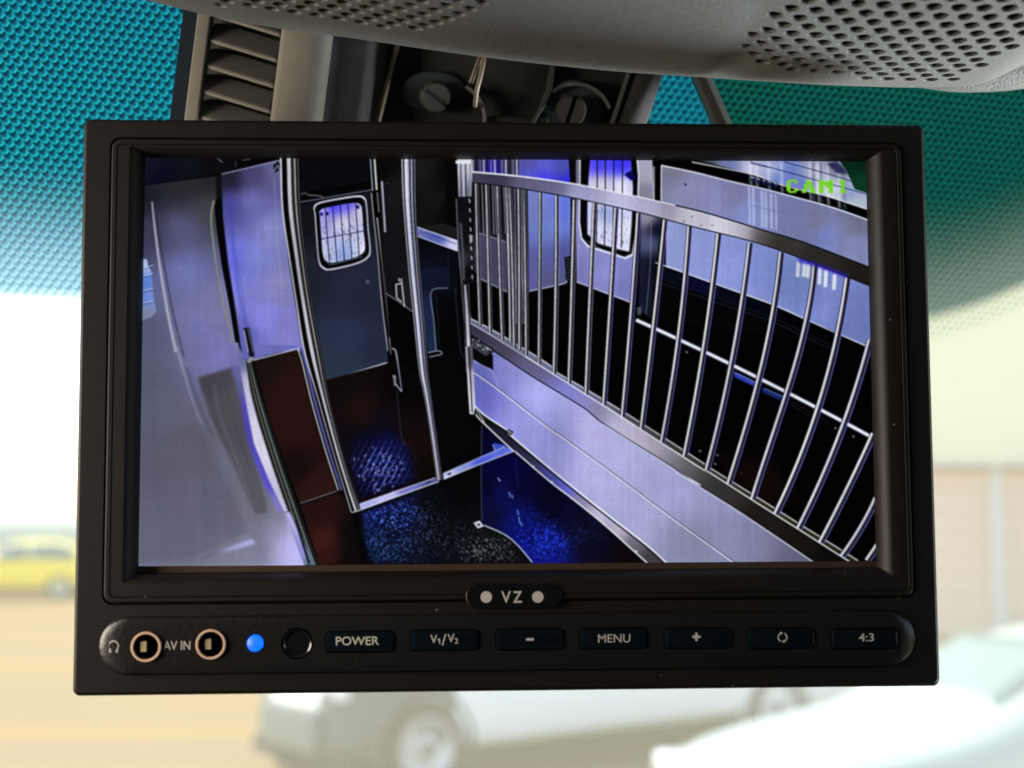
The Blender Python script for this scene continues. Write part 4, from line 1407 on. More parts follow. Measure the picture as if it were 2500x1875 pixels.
# door frame lines
for dx, w, c in ((0, 3, (170, 170, 196)), (30, 4.5, (214, 208, 224)), (14, 3, (12, 12, 18))):
    line('2', [(618+dx, 88), (626+dx, 200), (634+dx, 320)], w, c)
line('2', [(625, 335), (640, 500), (668, 760), (700, 1120), (745, 1500)], 2.5, (196, 190, 204)); line('2', [(645, 335), (668, 520), (700, 800), (735, 1150), (772, 1525)], 4.5, (170, 160, 172)); line('2', [(655, 340), (684, 600), (720, 1000), (758, 1400)], 2.5, (20, 18, 22))
fill('2', [(630, 320), (690, 310), (705, 500), (660, 520)], BLK); line('2', [(668, 330), (680, 480)], 2.5, (160, 156, 170)); line('2', [(690, 290), (700, 330)], 3, (120, 116, 130))
# ---- dark passage and handle
fill('2', [(672, 86), (860, 86), (880, 500), (905, 900), (930, 1212), (735, 1080), (720, 900), (690, 480)], [(700, 150, (10, 10, 14)), (830, 300, (34, 32, 38)), (760, 700, (26, 25, 32)), (860, 1050, (40, 38, 48)), (760, 1000, (22, 20, 26))])
line('2', [(703, 250), (716, 450), (726, 625)], 6, (168, 164, 186)); line('2', [(712, 250), (728, 500)], 2, (26, 26, 34)); line('2', [(725, 262), (760, 266)], 2, (90, 70, 70))
line('2', [(735, 1078), (830, 1140), (930, 1212)], 2, (160, 158, 184))
fill('2', [(735, 1085), (930, 1218), (980, 1659), (780, 1659), (770, 1520)], BLK)
for a, b in (((806, 1010), (852, 1002)), ((806, 1010), (812, 1110)), ((812, 1112), (850, 1140)), ((845, 965), (868, 1175)), ((825, 965), (835, 990))): line('2', [a, b], 3.2, (206, 206, 222))
# dark lower room, brown floor, diamond plate
fill('6', [(0, 245), (490, 112), (600, 100), (760, 300), (850, 950), (290, 1130), (200, 900)], [(150, 300, (24, 12, 14)), (300, 450, (45, 18, 18)), (600, 300, (7, 5, 9)), (700, 700, (33, 13, 13)), (760, 900, (21, 10, 10)), (450, 560, (21, 15, 31)), (200, 640, (21, 13, 24))])
fill('6', [(215, 690), (330, 600), (520, 590), (600, 670), (650, 740), (700, 930), (640, 985), (300, 1090), (240, 900)], [(300, 680, (12, 14, 46)), (450, 800, (18, 24, 84)), (600, 900, (14, 18, 70)), (400, 1000, (12, 14, 60)), (300, 1060, (8, 8, 40))], 10)
rg = np.random.default_rng(8)
def env(x, y): return math.exp(-((x-440)/170)**2-((y-900)/170)**2)
for k in range(-4, 14):
    for i in range(9):
        xa = 180+k*46+i*27; ya = 1080-i*52
        if not (215+(1080-ya)*.02 < xa < 690 and 665 < ya < 1100-(xa-280)*.36): continue
        a = min(1, 1.25*env(xa, ya)*rg.uniform(.45, 1.2))
        line('6', [(xa, ya), (xa+24, ya-48)], 3.0, (134, 148, 242), 0, a)
        line('6', [(xa-8, ya-8), (xa+14, ya+8), (xa+40, ya-6)], 2.0, (96, 110, 224), 0, a*.8)
for _ in range(60):
    x = rg.normal(440, 90); y = rg.normal(900, 85)
    if 230+(y-700)*.15 < x < 640 and 680 < y < 1075: line('6', [(x, y), (x+rg.uniform(0, 14), y-rg.uniform(8, 24))], rg.uniform(2.0, 3.0), (176, 182, 250), 0, .8)
line('2', [(772, 1480), (800, 1500), (830, 1660)], 2, (150, 150, 170))
line('6', [(525, 5), (555, 25), (575, 160), (597, 315)], 2.4, (176, 174, 196)); line('6', [(530, 205), (548, 205), (555, 260), (595, 315)], 3, (180, 178, 200)); line('6', [(540, 205), (548, 275)], 6, (120, 120, 130))
line('6', [(560, 300), (570, 420), (590, 600), (605, 680), (640, 700)], 1.6, (120, 110, 130), 0, .6)

# ---- right-hand room between the second pole and the gate
fill('2', [(950, 86), (1256, 86), (1256, 585), (1160, 568), (960, 590)], [(1000, 150, (36, 35, 32)), (1100, 400, (31, 31, 29)), (1220, 200, (8, 8, 10)), (1190, 450, (6, 6, 8)), (980, 540, (24, 24, 24))])
fill('2', [(1168, 86), (1256, 86), (1256, 585), (1172, 566)], (8, 8, 9))
line('2', [(962, 592), (1165, 566)], 1.6, (70, 68, 62))
fill('2', [(965, 582), (1165, 570), (1262, 595), (1262, 690)], (38, 34, 38))
fill('2', [(962, 590), (1262, 690), (1262, 768), (962, 652)], [(1000, 630, (120, 124, 190)), (1100, 670, (96, 104, 180)), (1240, 730, (206, 204, 240))])
line('2', [(962, 588), (1262, 690)], 2.6, (206, 202, 232)); line('2', [(962, 654), (1262, 766)], 2.6, (196, 192, 226)); line('2', [(980, 618), (1250, 712)], 1.6, (60, 62, 120))
fill('2', [(965, 668), (1210, 770), (1262, 775), (1262, 1500), (1100, 1500), (985, 1100)], [(1100, 800, (12, 16, 30)), (1000, 720, (9, 11, 20)), (1080, 930, (24, 32, 58)), (1200, 900, (10, 13, 26)), (1150, 1200, (6, 8, 14)), (1230, 1300, (4, 4, 8))])
fill('2', [(985, 900), (1185, 880), (1190, 1035), (1070, 1062), (1105, 1500), (1040, 1512), (1010, 1250)], [(1040, 950, (24, 32, 56)), (1150, 960, (22, 30, 54)), (1040, 1200, (36, 50, 84)), (1060, 1450, (38, 54, 88))])
line('2', [(1190, 1036), (1066, 1064), (1085, 1280), (1102, 1498)], 2.4, (140, 146, 176)); line('2', [(1040, 1514), (1105, 1500), (1138, 1505), (1138, 1525), (1050, 1545)], 2.6, (156, 160, 180)); line('2', [(1100, 1070), (1125, 1450)], 2, (40, 46, 60))
line('2', [(1190, 780), (1196, 1040)], 1.5, (50, 56, 80))

# ---- poles
L1 = T('1', [(1208, 86), (1222, 500), (1280, 900), (1335, 1250), (1400, 1650)])+T('5', [(1340, 330), (1445, 700), (1535, 1000), (1592, 1190)])
R1 = T('1', [(1362, 86), (1378, 500), (1420, 900), (1468, 1250), (1545, 1650)])+T('5', [(1430, 330), (1518, 700), (1595, 960), (1668, 1165)])
between(L1, R1, 0, 1, (8, 8, 12))
for f0, f1, c in ((.0, .08, (206, 200, 214)), (.36, .56, (190, 184, 196)), (.56, .70, (52, 46, 44)), (.72, .80, (168, 160, 168)), (.90, .96, (96, 92, 104))): between(L1, R1, f0, f1, c)
L2 = T('2', [(846, 86), (858, 400), (898, 900), (940, 1300), (975, 1640)])+T('6', [(755, 330), (800, 600), (850, 962)])
R2 = T('2', [(950, 86), (956, 500), (984, 900), (1018, 1300), (1042, 1640)])+T('6', [(808, 330), (845, 600), (892, 950)])
between(L2, R2, 0, 1, (9, 9, 14))
for f0, f1, c in ((.0, .10, (176, 172, 188)), (.20, .46, (206, 200, 222)), (.46, .56, (140, 136, 180)), (.66, .76, (182, 176, 204)), (.88, .97, (120, 118, 140))): between(L2, R2, f0, f1, c)

# ---- threshold bar and rubber floor
fill('6', [(300, 1190), (860, 985), (1165, 1000), (1180, 1260), (1330, 1340), (1530, 1560), (370, 1560), (320, 1350)], [(420, 1200, (22, 34, 92)), (600, 1180, (20, 30, 84)), (500, 1350, (16, 26, 58)), (800, 1150, (10, 12, 18)), (1000, 1050, (7, 7, 11)), (900, 1350, (16, 18, 26)), (1200, 1420, (20, 22, 28)), (500, 1500, (20, 32, 62)), (800, 1500, (14, 20, 34))], 6)
def grain(poly, blobs, seed):
    mk = mask_poly(poly); x0, y0, m = mk; h, w = m.shape
    r_ = np.random.default_rng(seed)
    n = blur(r_.normal(0, 1, (h, w)).astype(np.float32), 1); n /= n.std()
    n2 = n
    gy_, gx_ = np.mgrid[y0:y0+h, x0:x0+w].astype(np.float32)
    for (cx_, cy_, sx_, sy_, amp, col, th) in blobs:
        e_ = np.exp(-((gx_+X0-cx_)/sx_)**2-((gy_+Y0-cy_)/sy_)**2)*amp
        v = .38*np.clip((n*.5+n2*.5)-th*.45+e_*.9, 0, 1.7)*np.clip(e_*1.6, 0, 1)*m
        IMG[y0:y0+h, x0:x0+w] += v[..., None]*np.array(col, np.float32)
        IMG[y0:y0+h, x0:x0+w] *= (1-.5*np.clip(-n*e_*m-.3, 0, 1))[..., None]
    np.clip(IMG, 0, 255, out=IMG)
sp = T('6', [(315, 1195), (860, 985), (1165, 1000), (1180, 1260), (1330, 1340), (1530, 1560), (370, 1560), (325, 1350)])
def bl(x, y, sx_, sy_, amp, col, th): q_ = T('6', [(x, y)])[0]; return (q_[0], q_[1], sx_*.3376, sy_*.3376, amp, col, th)
grain(sp, [bl(560, 1190, 210, 110, 1.0, (88, 104, 186), 1.3), bl(470, 1430, 240, 170, .75, (52, 78, 122), 1.25), bl(1230, 1460, 210, 100, 1.0, (126, 128, 130), 1.25), bl(800, 1350, 420, 200, .5, (84, 96, 122), 1.45)], 4)
# blue floor
bf = T('6', [(1178, 555), (1400, 748), (1659, 955)])+T('7', [(300, 975), (470, 1098), (700, 1285), (1010, 1560), (150, 1560)])+T('6', [(1540, 1560), (1430, 1420), (1330, 1342), (1190, 1280), (1172, 1245), (1170, 900)])
paint(mask_poly(bf), cols('6', [(1220, 640, (8, 9, 50)), (1200, 1000, (6, 11, 50)), (1300, 820, (6, 6, 69)), (1330, 1050, (14, 20, 93)), (1450, 1000, (6, 6, 53)), (1230, 1200, (11, 20, 60)), (1450, 1250, (16, 24, 115)), (1500, 1380, (16, 27, 136)), (1640, 1050, (6, 6, 36)), (1600, 1450, (22, 35, 148))])+cols('7', [(300, 1400, (24, 38, 158)), (480, 1250, (14, 16, 43)), (600, 1450, (16, 14, 37)), (850, 1500, (19, 11, 18)), (330, 1180, (6, 6, 36))]))
def b7(x, y, sx_, sy_, amp, col, th): q_ = T('7', [(x, y)])[0]; return (q_[0], q_[1], sx_*.3376, sy_*.3376, amp, col, th)
grain(bf, [b7(250, 1400, 210, 150, .9, (44, 60, 120), 1.0), b7(520, 1330, 220, 160, .5, (30, 34, 60), 1.1), b7(100, 1150, 160, 220, .4, (24, 30, 84), 1.2)], 6)
for x, y, l in ((70, 1170, 40), (80, 1220, 50), (95, 1260, 30), (10, 1040, 40), (30, 1060, 30)): line('7', [(x, y), (x+8, y+l)], 4, (150, 180, 250), 1, .8)
line('6', [(1290, 940), (1310, 965)], 2.5, (190, 190, 255)); line('6', [(1420, 800), (1425, 900), (1440, 1000)], 3, (40, 50, 170), 1, .6)
fill('6', [(1255, 690), (1340, 700), (1350, 730), (1270, 760)], (70, 90, 190)); line('6', [(1255, 700), (1280, 745), (1345, 715)], 2.5, (150, 164, 224))
line('6', [(1176, 560), (1171, 800), (1172, 1060), (1176, 1250)], 2, (96, 120, 136), 0, .8)
line('6', [(1190, 1282), (1330, 1344), (1430, 1422), (1540, 1550)], 3.2, (206, 210, 232)); fill('6', [(1115, 1265), (1160, 1248), (1190, 1290), (1145, 1305)], (206, 206, 226)); fill('6', [(1140, 1275), (1160, 1268), (1165, 1282), (1148, 1288)], (30, 30, 50))
fill('6', [(290, 1128), (560, 1030), (840, 938), (862, 968), (560, 1075), (300, 1172)], [(330, 1140, (170, 168, 230)), (500, 1080, (196, 190, 244)), (640, 1030, (130, 128, 206)), (800, 965, (96, 100, 160))])
line('6', [(235, 1190), (300, 1170), (560, 1075), (865, 965)], 2.6, (226, 222, 244)); line('6', [(292, 1128), (840, 938)], 2.2, (206, 202, 232)); line('6', [(770, 978), (810, 965)], 3, (40, 40, 70))
fill('6', [(895, 908), (1100, 820), (1345, 712), (1412, 742), (1150, 845), (900, 952)], [(930, 925, (196, 196, 236)), (1050, 870, (150, 158, 226)), (1170, 820, (90, 104, 214)), (1300, 770, (110, 122, 216))])
line('6', [(898, 950), (1150, 846), (1412, 744)], 2.4, (206, 206, 236)); line('6', [(896, 908), (1340, 714)], 2.2, (176, 182, 230)); fill('6', [(925, 910), (950, 900), (955, 912), (930, 922)], (40, 44, 80))

# ---- behind the gate: walls, windows, dark lower half
fill('3', [(150, 86), (520, 86), (520, 250), (150, 190)], [(200, 110, (60, 58, 78)), (300, 160, (60, 50, 190)), (450, 120, (70, 66, 90))])
fill('3', [(150, 250), (580, 300), (580, 1060), (220, 970), (165, 900)], [(200, 400, (20, 20, 28)), (300, 500, (30, 28, 40)), (330, 800, (84, 78, 108)), (520, 600, (18, 18, 26))])
fill('3', [(215, 630), (420, 700), (420, 1065), (220, 970)], (86, 80, 112)); line('3', [(215, 632), (415, 700)], 2, (170, 164, 190)); line('3', [(220, 968), (415, 1064)], 2, (176, 172, 204))
fill('3', [(505, 86), (880, 86), (888, 300), (505, 230)], [(560, 130, (104, 102, 160)), (700, 150, (118, 120, 204)), (820, 150, (100, 98, 176)), (700, 200, (84, 76, 246)), (860, 230, (70, 60, 230)), (560, 180, (110, 106, 226))])
fill('3', [(570, 310), (890, 370), (892, 900), (860, 985), (820, 1010), (580, 1062)], [(620, 450, (132, 138, 206)), (650, 900, (112, 112, 178)), (720, 600, (124, 140, 214)), (850, 450, (116, 130, 224)), (850, 800, (98, 98, 164)), (740, 980, (104, 102, 150))])
fill('3', [(870, 86), (962, 86), (968, 280), (930, 290), (930, 1000), (885, 985), (884, 300)], (14, 14, 24)); fill('3', [(840, 810), (885, 800), (880, 980), (850, 980)], (24, 22, 30))
for k in range(7): line('3', [(850+5*(k % 2), 820+k*24), (880, 830+k*24)], 1.6, (150, 148, 170), 0, .7)
fill('3', [(925, 86), (1520, 86), (1510, 420), (1410, 470), (1330, 1142), (930, 992)], [(950, 650, (150, 146, 206)), (1000, 900, (140, 136, 198)), (1150, 950, (150, 148, 216)), (1290, 1000, (136, 136, 200)), (1440, 200, (172, 168, 190)), (1440, 330, (140, 136, 160)), (940, 200, (120, 116, 150))])
w2 = [(950, 60), (1380, 60), (1392, 200), (1385, 420), (1368, 650), (1345, 800), (1290, 826), (1180, 790), (1010, 735), (962, 680), (945, 560), (948, 300)]
fill('3', w2, (206, 204, 230)); cx, cy = 1165, 420; fill('3', shrink(w2, .955), (6, 6, 12))
fill('3', [(1030, 90), (1330, 95), (1345, 300), (1335, 560), (1318, 770), (1230, 750), (1090, 710), (1010, 640), (1005, 300)], [(1100, 110, (90, 80, 250)), (1250, 120, (70, 60, 246)), (1100, 300, (230, 224, 244)), (1250, 300, (232, 226, 242)), (1100, 600, (214, 208, 240)), (1280, 600, (226, 222, 244)), (1160, 500, (160, 170, 226))], 1)
for xa in (1082, 1142, 1204, 1268): line('3', [(xa, 88), (xa-2, 400), (xa-8, 740)], 3, (20, 20, 40))
fill('3', [(1280, 200), (1330, 170), (1370, 230), (1330, 245)], (14, 10, 110), 1); line('3', [(1020, 110), (1010, 300), (1000, 600)], 4, (14, 14, 40)); line('3', [(1010, 690), (1100, 745), (1240, 790)], 2, (150, 150, 170), 0, .7)
for _ in range(60):
    x = rw.uniform(1020, 1320); y = rw.uniform(430, 720); line('3', [(x, y), (x+rw.uniform(-4, 8), y+rw.uniform(6, 30))], rw.uniform(1.5, 3), [(110, 116, 190), (170, 176, 230), (60, 60, 110)][int(rw.integers(3))], 0, .55)
line('3', [(222, 970), (420, 1066)], 2.5, (170, 166, 200)); line('3', [(580, 1060), (820, 1008), (862, 985)], 3, (186, 184, 216)); line('3', [(930, 992), (1330, 1143)], 3, (198, 194, 226))
blk = T('3', [(150, 1010), (215, 980), (420, 1075), (580, 1068), (820, 1016), (930, 1000), (1330, 1150), (1390, 1230), (1659, 1300)])+T('4', [(1700, 1480)])+T('8', [(1700, 1600), (400, 1560)])+T('7', [(800, 500), (0, 20)])+T('3', [(420, 1450), (150, 1290)])
paint(mask_poly(blk), (2, 2, 5))
fill('3', [(1405, 470), (1510, 400), (1560, 500), (1500, 1000), (1480, 1260), (1388, 1200), (1400, 700)], [(1450, 520, (160, 156, 178)), (1450, 700, (96, 104, 148)), (1440, 900, (34, 42, 66)), (1430, 1150, (26, 34, 54)), (1520, 600, (12, 14, 40)), (1490, 900, (8, 8, 20))])
line('3', [(1480, 560), (1470, 900), (1440, 1230)], 2, (170, 176, 200), 0, .6); fill('3', [(1375, 1180), (1410, 1175), (1405, 1230), (1380, 1240)], (90, 90, 110), 1)
fill('3', [(1490, 86), (1560, 86), (1560, 430), (1500, 400)], (5, 5, 14)); line('3', [(1500, 90), (1500, 390)], 2.5, (214, 210, 230))
# ---- upper right: ceiling, white panel, shutter
fill('4', [(-20, 80), (300, 80), (720, 190), (960, 280), (1260, 350), (1600, 460), (1600, 560), (1000, 365), (550, 250), (40, 140), (-20, 140)], BLK)
fill('4', [(250, 80), (1600, 80), (1600, 465), (1250, 352), (950, 278), (700, 192)], [(350, 115, (70, 84, 90)), (560, 140, (130, 136, 196)), (700, 150, (206, 204, 234)), (850, 170, (186, 190, 230)), (900, 230, (120, 140, 214)), (1000, 180, (120, 136, 210)), (1180, 200, (206, 204, 222)), (1200, 300, (222, 216, 226)), (1100, 270, (110, 126, 206)), (1300, 300, (216, 214, 232)), (1450, 330, (150, 160, 214)), (1500, 400, (190, 196, 214)), (1330, 150, (120, 122, 150))])
for x, c in ((700, (236, 232, 246)), (745, (240, 236, 246)), (835, (224, 222, 242)), (930, (196, 206, 240)), (1140, (226, 222, 232)), (1200, (236, 230, 236)), (1270, (232, 228, 240)), (1350, (226, 226, 236)), (1390, (120, 126, 150)), (1220, (96, 104, 150)), (1165, (110, 120, 160))):
    line('4', [(x, 110), (x+4, 240+(x-700)*.22), (x+10, 280+(x-700)*.26)], 7, c, 2, .6)
for a, b, c in (((700, 108), (1000, 190), (1555, 345)), ((950, 108), (1250, 190), (1555, 285))): line('4', [a, b, c], 2.2, (40, 48, 120))
line('4', [(270, 108), (700, 196), (950, 283), (1250, 356), (1560, 456)], 3, (236, 228, 220)); line('4', [(700, 120), (840, 150)], 2, (40, 40, 80), 0, .6)
for k in range(5): fill('4', [(708+k*42, 208+k*12), (736+k*42, 214+k*12), (730+k*42, 262+k*10), (704+k*42, 254+k*10)], (30, 44, 96), 1); line('4', [(705+k*42, 218+k*11), (730+k*42, 226+k*11)], 3, (190, 196, 220))
fill('4', [(1262, 120), (1340, 108), (1400, 160), (1420, 200), (1340, 190)], (60, 62, 104), 2)
fill('4', [(1348, 84), (1600, 84), (1600, 352), (1470, 308), (1440, 240), (1405, 170)], [(1450, 140, (2, 62, 36)), (1520, 240, (4, 84, 48)), (1520, 120, (2, 46, 30))])
line('4', [(1350, 100), (1405, 172), (1440, 245), (1468, 308)], 1.6, (120, 150, 170), 0, .7)
pan = [(42, 132), (300, 185), (550, 248), (780, 300), (1000, 358), (1300, 440), (1600, 548), (1600, 900), (1100, 700), (800, 610), (400, 490), (42, 400)]
fill('4', pan, [(100, 200, (128, 126, 152)), (250, 320, (146, 144, 190)), (480, 350, (148, 148, 200)), (600, 300, (136, 136, 180)), (720, 450, (146, 152, 216)), (1000, 480, (128, 130, 182)), (1200, 550, (124, 126, 160)), (1250, 640, (130, 136, 200)), (1480, 700, (138, 140, 190)), (1500, 560, (118, 122, 146))])
for x0, w in ((690, 6), (720, 9), (785, 9), (812, 7), (852, 8), (886, 6)):
    line('4', [(x0, 290+(x0-690)*.3), (x0+4, 420), (x0+6, 570+(x0-690)*.2)], w, (200, 204, 246), 1, .6)
line('4', [(700, 425), (895, 475)], 3, (120, 124, 190), 1, .6); fill('4', [(215, 265), (232, 270), (228, 285), (214, 278)], (50, 50, 74))
line('4', [(46, 134), (300, 187), (550, 250), (780, 302), (1000, 360), (1300, 442), (1580, 540)], 4, (206, 204, 244)); line('4', [(46, 134), (44, 395)], 3, (220, 218, 236))
# window-lit wall seen between the bars
wb = T('3', [(1590, 520)])+T('4', [(60, 500), (400, 600), (700, 690), (1000, 790), (1600, 1030), (1600, 1482), (1380, 1386), (1310, 1350), (1150, 1286), (920, 1186), (860, 1156), (690, 1096), (480, 1020), (270, 942), (80, 876)])+T('3', [(1588, 880)])
paint(mask_poly(wb), cols('4', [(150, 700, (150, 156, 214)), (350, 800, (150, 156, 216)), (560, 850, (148, 158, 222)), (760, 950, (136, 152, 220)), (1000, 1000, (132, 148, 212)), (1230, 1150, (136, 146, 212)), (1480, 1200, (122, 132, 194)), (700, 1080, (150, 156, 220))]))
line('3', [(1586, 878), (1659, 900)], 3, (226, 222, 244)); line('4', [(0, 850), (80, 876), (480, 1021), (860, 1157), (1150, 1287), (1570, 1472)], 3.2, (226, 222, 244))
for x0, y0, l in ((1055, 835, 120), (1100, 850, 105), (1128, 862, 100), (1215, 885, 125), (1258, 905, 125), (1322, 935, 115)): line('4', [(x0, y0), (x0-6, y0+l)], 11, (232, 228, 246), 1, .9)
nav = T('4', [(0, 852), (480, 1024), (860, 1160), (1150, 1290), (1570, 1476), (1570, 1560), (1150, 1380), (860, 1250), (480, 1115), (0, 950)])
paint(mask_poly(nav), cols('4', [(150, 930, (10, 14, 34)), (340, 1010, (14, 16, 58)), (560, 1080, (8, 14, 34)), (760, 1150, (4, 10, 26)), (1000, 1250, (4, 5, 12)), (1400, 1450, (2, 2, 5))]))
for d, a in ((110, .55), (140, .75)): line('4', [(0, 845+d), (480, 1012+d), (860, 1145+d), (1290, 1345+d)], 1.6, (66, 74, 106), 0, a)
# far tether rail and the blue box below it
rail = T('3', [(1368, 1268), (1480, 1322), (1659, 1398)])+T('8', [(120, 4), (380, 104), (590, 210), (800, 316), (1000, 420), (1205, 532), (1425, 650)])
pf_ = np.polyfit([q[0] for q in rail], [q[1] for q in rail], 2)
rail = [(x, float(np.polyval(pf_, x))) for x in np.linspace(rail[0][0], rail[-1][0], 10)]
for sh, w, c in ((0, 9, (170, 174, 204)), (0, 4, (236, 234, 246)), (5.5, 2, (30, 30, 40))): paint(mask_poly(stroke_pts(rail, w, None, sh)), c)
fill('8', [(425, 172), (575, 245), (572, 280), (425, 208)], (60, 76, 180)); fill('8', [(630, 285), (785, 350), (775, 388), (628, 318)], (30, 50, 120)); line('8', [(430, 178), (575, 248)], 2, (150, 160, 220)); line('8', [(640, 292), (785, 356)], 2, (120, 136, 190))
for a, b in (((840, 390), (970, 460)), ((840, 415), (970, 490)), ((1050, 500), (1110, 550))): line('8', [a, b], 1.8, (60, 66, 84), 0, .7)
for x, y in ((375, 160), (300, 775), (285, 838), (1155, 580), (1285, 640), (175, 745), (80, 30), (475, 905)): fill('8', [(x-8, y-8), (x+10, y-4), (x+8, y+8), (x-6, y+6)], (190, 180, 176), 1, .8)
fill('8', [(300, 760), (700, 820), (900, 1100), (700, 1180), (400, 960)], (34, 14, 10), 14, .7)

# ---- the gate: bars, rails, kick board
bars = [('3', [(192, 262), (205, 800)], [(222, 1312)]), ('3', [(268, 270), (282, 800)], [(296, 1372)]), ('3', [(350, 285), (366, 850)], [(386, 1424)]), ('3', [(412, 292), (436, 900)], [(446, 1440)]),
        ('3', [(440, 296), (462, 900)], [(474, 1480)]), ('3', [(505, 305), (512, 900)], [(512, 1490)]), ('3', [(545, 310), (556, 900)], [(562, 1536)]), ('3', [(665, 330), (662, 900)], [(655, 1602)])]
B = [T(t, a+b) for t, a, b in bars]
tops = {7: [(785, 355), (782, 900)], 8: [(915, 385), (905, 900)], 9: [(1062, 415), (1045, 850)], 10: [(1222, 450), (1196, 900)], 11: [(1388, 488), (1350, 950)], 12: [(1582, 530), (1540, 950)]}
bot7 = {7: (337, 192), 8: (447, 262), 9: (570, 338), 10: (697, 412), 11: (830, 500), 12: (968, 592), 13: (1115, 686), 14: (1270, 786), 15: (1430, 888)}
for k in range(7, 13): B.append(T('3', tops[k])+T('7', [{7: (345, 0), 8: (452, 0), 9: (582, 0), 10: (727, 0), 11: (882, 0), 12: (1040, 0)}[k], bot7[k]]))
B.append(T('4', [(255, 570), (215, 1000)])+T('7', [(1232, 0), bot7[13]]))
B.append(T('4', [(472, 635), (420, 1000)])+T('8', [(212, 0), (65, 782)]))
B.append(T('4', [(702, 705), (640, 1100)])+T('8', [(435, 20), (330, 440), (228, 886)]))
B.append(T('4', [(932, 775), (880, 1100)])+T('8', [(668, 0), (560, 370), (382, 992)]))
B.append(T('4', [(1178, 862), (1130, 1200)])+T('8', [(903, 0), (740, 530), (556, 1097)]))
B.append(T('4', [(1418, 962), (1372, 1250)])+T('8', [(1152, 0), (970, 620), (722, 1206)]))
B.append(T('8', [(1405, -60), (1335, 220), (1150, 720), (890, 1308)]))
B.append(T('8', [(1432, 620), (1260, 990), (1046, 1412)]))
B.append(T('8', [(1452, 1085), (1330, 1320), (1204, 1508)]))
B.append(T('8', [(1470, 1415), (1385, 1540)]))
# top strip of the lower rail, seen between the bars
tf = T('3', [(150, 1262), (300, 1340), (520, 1470), (740, 1610)])+T('7', [(345, 170), (590, 312), (850, 470), (1140, 655), (1440, 850)])+T('8', [(240, 862), (590, 1080), (920, 1288), (1230, 1482), (1320, 1540)])
tb = T('8', [(1220, 1540), (1205, 1512), (890, 1312), (555, 1100), (225, 888)])+T('7', [(1430, 890), (1115, 688), (830, 502), (570, 340), (335, 192), (130, 62)])+T('3', [(560, 1545), (300, 1385), (140, 1290)])
paint(mask_poly(tf+tb), cols('7', [(0, 0, (120, 116, 150)), (400, 240, (130, 128, 176)), (640, 370, (120, 116, 150)), (900, 540, (90, 88, 96)), (1200, 720, (74, 72, 74)), (1500, 920, (72, 68, 62))])+cols('8', [(650, 1140, (70, 66, 44)), (1000, 1360, (62, 62, 40)), (1250, 1520, (48, 52, 34))]))
paint(mask_poly(stroke_pts(tf, 2.6)), (210, 206, 220))
def fit(b):
    b = np.array(b, float); y = b[:, 1]; dg = 1 if len(b) < 3 else 2
    if len(b) > 3 and abs(b[0, 0]-b[-1, 0]) > 60: dg = 3 if len(b) > 4 else 2
    pf = np.polyfit(y-y.mean(), b[:, 0], dg)
    yy_ = np.linspace(y[0], y[-1], 14)
    return [tuple(q) for q in np.stack([np.polyval(pf, yy_-y.mean()), yy_], 1)]
for i, b in enumerate(B):
    b = fit(b)
    far = i < 8
    w = 8.5 if far else 9.5+min(6, (i-7)*.5)
    q = stroke_pts(b, w, w*1.05, .5); paint(mask_poly(q), (10, 9, 16))
    paint(mask_poly(stroke_pts(b, w*.34, None, w*.26)), (222, 216, 232) if i % 2 else (214, 206, 236))
    paint(mask_poly(stroke_pts(b, w*.16, None, -w*.02)), (104, 100, 112))
    paint(mask_poly(stroke_pts(b, w*.16, None, -w*.46)), (120, 112, 190) if i > 10 else (150, 146, 180))
for k in range(13):
    line('3', [(165+k*27, 92), (166+k*27, 188+k*3)], 3.2 if k % 3 else 4.5, [(214, 206, 224), (16, 15, 24), (150, 146, 190)][k % 3], 0, .85)
for xa, xb in ((232, 246), (310, 322), (326, 342), (392, 408), (422, 440), (474, 488), (528, 536)):
    line('3', [(xa, 270), (xb, 640 if xa < 420 else 1300)], 2.6, (190, 184, 212), 0, .8); line('3', [(xa+8, 270), (xb+8, 640 if xa < 420 else 1300)], 2.4, (14, 13, 20), 0, .8)
# upper rail
rt = T('3', [(100, 176), (500, 213), (900, 268), (1100, 308), (1400, 368), (1659, 428)])+T('4', [(400, 490), (800, 612), (1100, 702), (1600, 892)])
rb = T('4', [(1600, 1030), (1000, 790), (700, 690), (300, 590), (0, 510)])+T('3', [(1350, 470), (900, 372), (500, 302), (105, 252)])
paint(mask_poly(rt+rb), cols('3', [(150, 215, (86, 80, 104)), (350, 245, (70, 64, 92)), (550, 260, (118, 112, 150)), (750, 300, (112, 108, 150)), (950, 330, (170, 166, 214)), (1200, 380, (200, 194, 232)), (1500, 450, (190, 184, 222))])+cols('4', [(60, 450, (140, 132, 150)), (250, 510, (206, 198, 214)), (500, 590, (226, 218, 232)), (650, 630, (206, 194, 214)), (780, 660, (92, 84, 84)), (900, 710, (58, 53, 48)), (1200, 830, (56, 51, 46)), (1500, 950, (44, 38, 32))]))
paint(mask_poly(stroke_pts(rt[:6], 4.5, 2)), (240, 234, 246)); paint(mask_poly(stroke_pts(rt[5:], 3)), (20, 18, 24)); paint(mask_poly(stroke_pts(rb[::-1], 2.4)), (24, 20, 30))
paint(soft(mask_poly(stroke_pts(T('4', [(1050, 830), (1200, 870), (1420, 950)]), 10)), 3), (60, 44, 190), .7)
for x, y in ((270, 512), (340, 575), (420, 575), (210, 545)): fill('4', [(x-6, y-4), (x+6, y-4), (x+5, y+5), (x-5, y+5)], (60, 56, 70), 0, .7)
